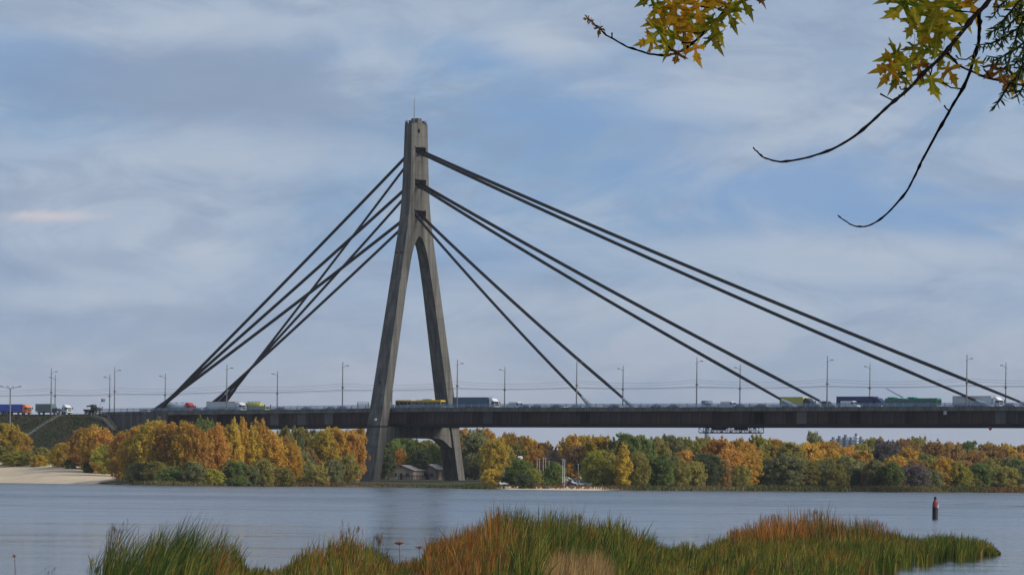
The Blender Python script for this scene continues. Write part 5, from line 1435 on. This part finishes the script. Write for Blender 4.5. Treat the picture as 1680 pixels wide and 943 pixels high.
# muddy spit under the reeds
m = MB(); N_ = 60
top = []; bot = []
for i in range(N_ + 1):
    px = 400 + (1640 - 400) * i / N_
    yb, yf = float(np.interp(px, *YB)) + 1, float(np.interp(px, *YF)) + (9 if px > 1380 else 2) + (3.5 * math.sin(px * 0.09) + 2.5 * math.sin(px * 0.23 + 1) if px > 1380 else 0)
    top.append(((px - 840) / FPX * yb, yb, 0.012)); bot.append(((px - 840) / FPX * yf, yf, 0.012))
mid = [((a[0] + b[0]) / 2, (a[1] + b[1]) / 2, 0.07) for a, b in zip(top, bot)]
k = N_ + 1
m.add(top + mid + bot, [(i, i + 1, k + i + 1, k + i) for i in range(N_)] + [(k + i, k + i + 1, 2 * k + i + 1, 2 * k + i) for i in range(N_)])
o = m.build('mud_spit', mat('mud', (0.035, 0.032, 0.022), 0.6, 0, 0.3, 1.0), None, True); tag(o, 'muddy spit under the reeds', 'ground', kind='structure')
# single weeds
def weed(px, py_top, Y, lab, head, cat='weed'):
    tp = unproj(px, py_top, Y)
    r = thing('dry_weed', lab, cat, (tp.x, Y, -0.05), 0, 'single dry weeds among the reeds')
    h = tp.z + 0.05
    MB().tube([(0, 0, 0), (0.02, 0, h * 0.5), (0, 0, h)], [0.014, 0.011, 0.008], 5).build('stem', mat('weed_stem', (0.12, 0.05, 0.03), 0.9), r)
    hd = MB()
    pr = random.Random(int(px))
    for k in range(26):
        w = pr.uniform(0, 2 * PI); q = head * pr.random() ** 0.5
        c, s = math.cos(w) * q, math.sin(w) * q
        hd.tube([(0, 0, h - head * 0.55), (c, s, h - pr.uniform(0, 0.03)), (c * 1.1, s * 1.1, h + pr.uniform(-0.05, 0.03))], [0.006, 0.014, 0.016], 4)
    hd.build('seed_head', mat('weed_head', (0.24, 0.10, 0.035), 0.9, 0, 0.3, 6), r)
weed(655, 889, 158, 'broad flat brown seed head left of the rusty grass', 0.16)
weed(688, 896, 158, 'smaller drooping brown seed head beside the rusty grass', 0.13)
weed(24, 911, 140, 'lone thin red stalk at the lower left corner', 0.04)

# ------------------------------------------------------------------ maple over the picture, willow at the right edge
M_TWIG = mat('maple_bark', (0.007, 0.006, 0.006), 0.95, 0, 0.35, 30, spec=0.05)
def maple_leaf_mesh(seed):
    pr = random.Random(seed)
    # half outline of a deeply cut five-lobed leaf (x right, y to the tip), mirrored
    half = [(0.0, 0.0), (0.08, -0.03), (0.24, -0.14), (0.44, -0.12), (0.28, 0.0), (0.13, 0.10), (0.30, 0.14), (0.42, 0.12), (0.56, 0.24), (0.80, 0.34), (0.56, 0.36), (0.58, 0.50), (0.42, 0.38),
            (0.26, 0.32), (0.10, 0.28), (0.11, 0.46), (0.26, 0.60), (0.17, 0.66), (0.25, 0.84), (0.12, 0.82), (0.08, 1.0), (0.0, 1.28)]
    out = [(x * pr.uniform(0.92, 1.08), y) for x, y in half]
    left = [(-x * pr.uniform(0.92, 1.08), y) for x, y in half[1:-1]]
    poly = out + left[::-1]
    fold = pr.uniform(0.2, 0.9); curl = pr.uniform(0.2, 0.8)
    tri = tessellate_polygon([[Vector((x, y, 0)) for x, y in poly]])
    z = lambda x, y: fold * abs(x) * 0.6 - curl * (y - 0.3) ** 2 * 0.7 - 0.12 * x * x + 0.05 * math.sin(9 * x + 5 * y + seed)
    V = [(x, y, z(x, y)) for x, y in poly]
    me = bpy.data.meshes.new('leaf'); 
    m = MB().add(V, [tuple(t) for t in tri]).tube([(0, 0, 0), (0.02, -0.25, 0.05), (0.0, -0.52, 0.14)], 0.012, 4)
    me = bpy.data.meshes.new('leaf'); me.from_pydata(m.v, [], m.f); me.update()
    return me
MLEAF = [maple_leaf_mesh(s) for s in range(7)]
def maple_mat(name, c1, c2):
    m, nt, N, L = new_mat(name)
    out = N('ShaderNodeOutputMaterial'); tc = N('ShaderNodeTexCoord')
    n = N('ShaderNodeTexNoise'); n.inputs['Scale'].default_value = 2.2; n.inputs['Detail'].default_value = 4
    oi = N('ShaderNodeObjectInfo'); ad = N('ShaderNodeVectorMath'); ad.operation = 'ADD'
    L(tc.outputs['Object'], ad.inputs[0]); L(oi.outputs['Random'], ad.inputs[1]); L(ad.outputs[0], n.inputs['Vector'])
    r = N('ShaderNodeValToRGB'); e = r.color_ramp.elements
    e[0].position = 0.36; e[0].color = (*c1, 1); e[1].position = 0.62; e[1].color = (*c2, 1)
    L(n.outputs['Fac'], r.inputs[0])
    # brown blotches and a pale midrib
    n2 = N('ShaderNodeTexNoise'); n2.inputs['Scale'].default_value = 6.0; n2.inputs['Detail'].default_value = 3
    L(ad.outputs[0], n2.inputs['Vector'])
    r2 = N('ShaderNodeValToRGB'); e = r2.color_ramp.elements; e[0].position = 0.60; e[0].color = (0, 0, 0, 1); e[1].position = 0.70; e[1].color = (0.8, 0.8, 0.8, 1)
    L(n2.outputs['Fac'], r2.inputs[0])
    mx = N('ShaderNodeMix'); mx.data_type = 'RGBA'; L(r2.outputs[0], mx.inputs[0]); L(r.outputs[0], mx.inputs[6]); mx.inputs[7].default_value = (0.11, 0.045, 0.012, 1)
    sp = N('ShaderNodeSeparateXYZ'); L(tc.outputs['Object'], sp.inputs[0])
    ab_ = N('ShaderNodeMath'); ab_.operation = 'ABSOLUTE'; L(sp.outputs['X'], ab_.inputs[0])
    vm = N('ShaderNodeMapRange'); L(ab_.outputs[0], vm.inputs['Value']); vm.inputs['From Min'].default_value = 0.012; vm.inputs['From Max'].default_value = 0.03
    vm.inputs['To Min'].default_value = 0.6; vm.inputs['To Max'].default_value = 0.0
    mv = N('ShaderNodeMix'); mv.data_type = 'RGBA'; L(vm.outputs[0], mv.inputs[0]); L(mx.outputs[2], mv.inputs[6]); mv.inputs[7].default_value = (0.42, 0.32, 0.07, 1)
    d = N('ShaderNodeBsdfDiffuse'); t = N('ShaderNodeBsdfTranslucent')
    L(mv.outputs[2], d.inputs[0]); L(mv.outputs[2], t.inputs[0])
    ms = N('ShaderNodeMixShader'); ms.inputs[0].default_value = 0.55
    L(d.outputs[0], ms.inputs[1]); L(t.outputs[0], ms.inputs[2]); L(ms.outputs[0], out.inputs[0])
    return m
MM = [maple_mat('maple_amber', (0.50, 0.28, 0.018), (0.38, 0.17, 0.014)), maple_mat('maple_yellow_green', (0.40, 0.28, 0.018), (0.16, 0.18, 0.016)),
      maple_mat('maple_green', (0.10, 0.14, 0.014), (0.30, 0.22, 0.016)), maple_mat('maple_brown', (0.22, 0.09, 0.018), (0.11, 0.04, 0.014))]
YM = 21.0
mt = thing('maple_tree', 'maple whose half-bare branches with yellowing lobed leaves hang into the top of the photo', 'tree', (8.6, 22.5, 1.55), 0)
def mloc(px, py, Y=YM): return unproj(px, py, Y) - Vector(mt.location)
MB().tube([(0, 0, -0.4), (0.05, 0, 2.0), (-0.1, 0, 4.5), (-0.2, 0.1, 7.0), (-0.3, 0.2, 9.5)], [0.34, 0.27, 0.22, 0.17, 0.10], 10).build('trunk', mat('maple_trunk_bark', (0.07, 0.06, 0.05), 0.9, 0, 0.35, 4, (1, 1, 0.3)), mt, True)
def curve_branch(name, pxs, r0, r1, parent, dY=0.0, pre=None, sub=4, Y0=YM):
    P = [Vector((x, y, 0)) for x, y in pxs]
    pts = []
    for i in range(len(P) - 1):
        p0, p1, p2, p3 = P[max(0, i - 1)], P[i], P[i + 1], P[min(len(P) - 1, i + 2)]
        for k in range(sub):
            t = k / sub
            pts.append(0.5 * ((2 * p1) + (p2 - p0) * t + (2 * p0 - 5 * p1 + 4 * p2 - p3) * t * t + (3 * p1 - p0 - 3 * p2 + p3) * t ** 3))
    pts.append(P[-1])
    n = len(pts); W = []
    rr2 = random.Random(len(pxs) * 7)
    for i, q in enumerate(pts):
        jx = 0.45 * math.sin(i * 1.3 + len(pxs)) + 0.3 * math.sin(i * 2.7)
        W.append(mloc(q.x + jx, q.y - 0.8 * jx, Y0 + dY * i / n))
    rad = [(r0 + (r1 - r0) * (i / (n - 1)) ** 0.7) * (1 + (0.5 if (i % 7 == 3) else 0.12 * math.sin(i * 2.9))) for i in range(n)]
    if pre:
        W = [Vector(p) for p in pre] + W; rad = [r0 * 2.4, r0 * 1.7, r0 * 1.25][:len(pre)] + rad
    return MB().tube(W, rad, 7).build(name, M_TWIG, parent, True)
brA = curve_branch('branch', [(1212, -30), (1197, 4), (1176, 34), (1160, 50), (1135, 72), (1110, 87), (1085, 91), (1060, 87), (1030, 77), (1000, 61), (985, 49), (972, 37), (964, 31)], 0.0075, 0.003, mt, 0.6,
                   pre=[(-0.15, 0, 6.2), (-4.0, -0.6, 5.6), (-6.8, -1.2, 4.4)])
brB = curve_branch('branch', [(1640, -40), (1622, 2), (1600, 25), (1580, 50), (1560, 75), (1540, 98), (1515, 120), (1490, 147), (1460, 172), (1430, 200), (1400, 225), (1365, 245), (1330, 257), (1290, 265), (1262, 262), (1245, 252), (1236, 242)], 0.0125, 0.0028, mt, -0.8,
                   pre=[(-0.1, 0, 4.4), (-3.2, -0.8, 4.9), (-5.6, -1.3, 4.4)])
brC = curve_branch('branch', [(1606, 22), (1607, 42), (1605, 70), (1595, 105), (1585, 135), (1565, 170), (1545, 205), (1520, 250), (1505, 280), (1490, 310), (1470, 335), (1450, 355), (1430, 368), (1410, 372), (1390, 365), (1375, 353)], 0.0095, 0.0026, mt, 0.5)
brD = curve_branch('branch', [(1553, 85), (1572, 106), (1600, 120), (1640, 133), (1700, 143)], 0.0045, 0.0050, mt, 0.1)
for par, pp in ((brB, [(1606, 22), (1590, 20), (1568, 18)]), (brB, [(1590, 42), (1578, 44), (1572, 37)]), (brB, [(1492, 145), (1478, 147), (1476, 142)]), (brB, [(1467, 166), (1455, 160), (1444, 154)]), (brB, [(1484, 151), (1479, 158), (1474, 156)]),
                (brC, [(1598, 90), (1585, 98), (1573, 97), (1568, 91)]), (brC, [(1577, 146), (1560, 144), (1546, 135)]), (brC, [(1557, 182), (1552, 178), (1549, 173)]), (brB, [(1515, 122), (1498, 124), (1478, 118)]),
                (brB, [(1562, 72), (1560, 86), (1553, 90)]), (brB, [(1530, 104), (1528, 118), (1526, 124)]), (brD, [(1626, 129), (1620, 121), (1614, 114)]),
                (brA, [(1004, 64), (1004, 58), (1004, 54)]), (brA, [(1140, 68), (1128, 71), (1118, 70)]), (brA, [(1160, 50), (1148, 55), (1138, 54)]), (brA, [(1195, 7), (1180, 14), (1164, 13), (1150, 11)]), (brA, [(1110, 87), (1102, 83), (1096, 76)])):
    W = [mloc(x, y, YM - 0.2) for x, y in pp]
    W = [q - Vector(par.location) for q in W]
    MB().tube(W, [0.0038] + [0.003] * (len(W) - 2) + [0.0042], 5).build('twig', M_TWIG, par, True)
# leaves: px, py of the leaf base, size in px, turn (degrees, 0 = tip down), colour, branch
lf = random.Random(4)
LV = [ # left branch
 (1082, 2, 34, 25, 1), (1072, -8, 30, 60, 2), (1098, -6, 40, 40, 0), (1112, 2, 44, 10, 0), (1124, -6, 46, -10, 0), (1140, 4, 40, -25, 0), (1104, 22, 42, 50, 0), (1116, 30, 40, 15, 0), (1130, 22, 38, -15, 1), (1092, 30, 34, 70, 0), (1150, 18, 40, 5, 1), (1164, 30, 36, -20, 2),
 (1088, 46, 38, 50, 1), (1104, 52, 40, 20, 1), (1120, 44, 36, -5, 0), (1074, 66, 32, 80, 0), (1096, 66, 32, 30, 1), (1134, 40, 34, 10, 0), (1112, 84, 26, 10, 3), (1140, 72, 34, -20, 0), (1164, 60, 30, -35, 2), (1176, 34, 38, -15, 1), (1190, 14, 40, -30, 2), (1202, 4, 38, -10, 1),
 (1215, -4, 36, -25, 2), (1236, -12, 28, -30, 3), (1180, -6, 38, 15, 0), (1160, -4, 42, -5, 0), (1110, 60, 34, 60, 1),
 (984, 44, 16, 10, 3), (966, 30, 12, 70, 3), (969, 33, 11, -40, 3),
 # right branch
 (1490, 2, 52, 45, 2), (1500, -6, 48, 10, 2), (1482, -10, 40, 70, 2), (1520, -6, 52, 25, 1), (1540, -4, 56, 0, 2), (1556, -8, 52, -15, 1), (1530, 18, 50, 20, 1), (1548, 22, 48, -10, 1), (1564, 10, 46, -25, 1), (1585, -4, 44, -20, 0), (1504, 34, 40, 40, 1), (1540, 42, 46, 5, 1), (1552, 48, 40, -25, 1), (1528, 40, 40, 30, 0),
 (1500, 74, 34, 0, 2), (1476, 86, 38, 75, 1), (1484, 94, 40, 40, 1), (1470, 104, 40, 70, 0), (1466, 112, 34, 40, 0), (1492, 96, 36, -10, 1), (1506, 86, 34, -30, 2), (1478, 120, 34, 30, 2), (1506, 104, 30, -20, 3), (1528, 76, 34, 40, 2), (1546, 84, 32, 5, 2), (1526, 124, 44, -5, 1), (1552, 110, 34, -35, 0), (1490, 132, 22, 10, 2),
 (1600, 98, 24, -10, 1), (1632, 104, 30, 20, 3), (1640, 112, 30, -30, 3), (1664, 120, 36, 10, 0), (1656, 132, 26, 35, 3), (1672, -4, 50, 0, 1), (1636, -6, 24, 10, 3)]
for i, (px, py, sz, turn, ci) in enumerate(LV):
    par = brA if px < 1300 else (brB if px < 1595 else brD)
    s = sz / FPX * YM
    o = obj('leaf', MLEAF[i % 7], MM[ci], par)
    Yl = YM + lf.uniform(-0.35, 0.35)
    o.location = mloc(px, py, Yl)
    w = math.radians(turn)
    # leaf plane roughly facing the camera, tip hanging down with the turn, some tilt
    R = Matrix.Rotation(w, 3, 'Y') @ Matrix.Rotation(lf.uniform(-0.7, 0.7), 3, 'Z') @ Matrix.Rotation(-PI / 2 + lf.uniform(-0.55, 0.55), 3, 'X')
    o.rotation_euler = R.to_euler(); o.scale = (s * lf.uniform(0.85, 1.1), s, s)
# willow
wt = thing('willow_tree', 'willow with narrow dark green leaves drooping in at the upper right edge', 'tree', (6.6, 18.0, 1.6), 0)
def wloc(px, py, Y): return unproj(px, py, Y) - Vector(wt.location)
MB().tube([(0, 0, -0.4), (0.1, 0, 2.2), (-0.1, 0.1, 4.6), (-0.6, 0.1, 6.4)], [0.30, 0.24, 0.17, 0.08], 9).build('trunk', mat('willow_bark', (0.06, 0.05, 0.04), 0.9, 0, 0.35, 4, (1, 1, 0.3)), wt, True)
wl = MB()
prof = [(0, 0), (0.10, 0.22), (0.11, 0.5), (0.06, 0.8), (0, 1.0), (-0.06, 0.8), (-0.11, 0.5), (-0.10, 0.22)]
wme = bpy.data.meshes.new('leaf'); wme.from_pydata([(x, y, 0.35 * abs(x) - 0.18 * y * y) for x, y in prof], [], [(0, 1, 2, 6, 7), (2, 3, 4, 5, 6)]); wme.update()
MWIL = [mat('willow_leaf_dark', (0.016, 0.026, 0.010), 0.8, 0, 0.3, 3, rnd=0.3, spec=0.08), mat('willow_leaf_green', (0.036, 0.052, 0.014), 0.8, 0, 0.3, 3, rnd=0.3, spec=0.08)]
lw = random.Random(9)
strands = [[(1712, 0), (1690, 12), (1668, 28), (1648, 50), (1640, 80)], [(1720, 60), (1694, 84), (1678, 110), (1668, 135), (1662, 150)], [(1715, 30), (1698, 52), (1682, 74), (1670, 96)], [(1700, -10), (1676, 12), (1656, 22), (1636, 46), (1622, 58)],
           [(1705, -30), (1670, 5), (1645, 35), (1632, 62)], [(1710, 10), (1680, 40), (1650, 60), (1625, 72), (1604, 74)], [(1715, 40), (1685, 66), (1662, 84), (1640, 96), (1618, 92)], [(1700, -20), (1690, 30), (1668, 60), (1655, 100), (1650, 125)],
           [(1720, 80), (1690, 100), (1674, 120), (1655, 140), (1640, 165), (1630, 178)], [(1725, 90), (1695, 120), (1680, 140), (1668, 160)], [(1690, -30), (1660, -6), (1640, 10), (1628, 30)], [(1720, 20), (1690, 60), (1678, 95), (1676, 130)],
           [(1715, -10), (1685, 20), (1672, 45), (1664, 70)], [(1720, 50), (1700, 75), (1684, 90), (1664, 106), (1646, 112)], [(1720, 100), (1700, 130), (1690, 150), (1684, 165)]]
for si, st in enumerate(strands):
    Yw = 16.5 + lw.uniform(-0.6, 0.6)
    W = [wloc(x, y, Yw) for x, y in st]
    pre = [Vector((-0.5, 0.05, 6.2 - 0.1 * si)), W[0] + Vector((0.9, 0.1, 0.55))]
    b = MB().tube(pre + W, [0.02, 0.008] + [0.0035] * (len(W) - 1) + [0.0015], 5).build('branch', M_TWIG, wt, True)
    for i in range(len(st) - 1):
        (x0, y0), (x1, y1) = st[i], st[i + 1]
        nl = int(math.hypot(x1 - x0, y1 - y0) / 2.5)
        for k in range(nl):
            u = (k + lw.random()) / nl
            o = obj('leaf', wme, lw.choice(MWIL), b)
            o.location = wloc(x0 + (x1 - x0) * u, y0 + (y1 - y0) * u, Yw + lw.uniform(-0.03, 0.03))
            ang = lw.uniform(-1.3, 1.3) + 0.35
            R = Matrix.Rotation(ang, 3, 'Y') @ Matrix.Rotation(lw.uniform(-1, 1), 3, 'Z') @ Matrix.Rotation(-PI / 2 + lw.uniform(-0.4, 0.4), 3, 'X')
            o.rotation_euler = R.to_euler()
            s = lw.uniform(10, 18) / FPX * Yw; o.scale = (s, s, s)

# ------------------------------------------------------------------ thin autumn haze over the river
hz, nt, N, L = new_mat('haze_air')
out = N('ShaderNodeOutputMaterial'); pv = N('ShaderNodeVolumePrincipled')
pv.inputs['Color'].default_value = (0.80, 0.86, 0.95, 1); pv.inputs['Density'].default_value = 0.000025; pv.inputs['Anisotropy'].default_value = 0.0
L(pv.outputs[0], out.inputs['Volume'])
hb = MB().box(-9500, 9500, -80, 7300, -4, 180).build('haze', hz); tag(hb, 'thin pale autumn haze over the river', 'haze', kind='stuff')
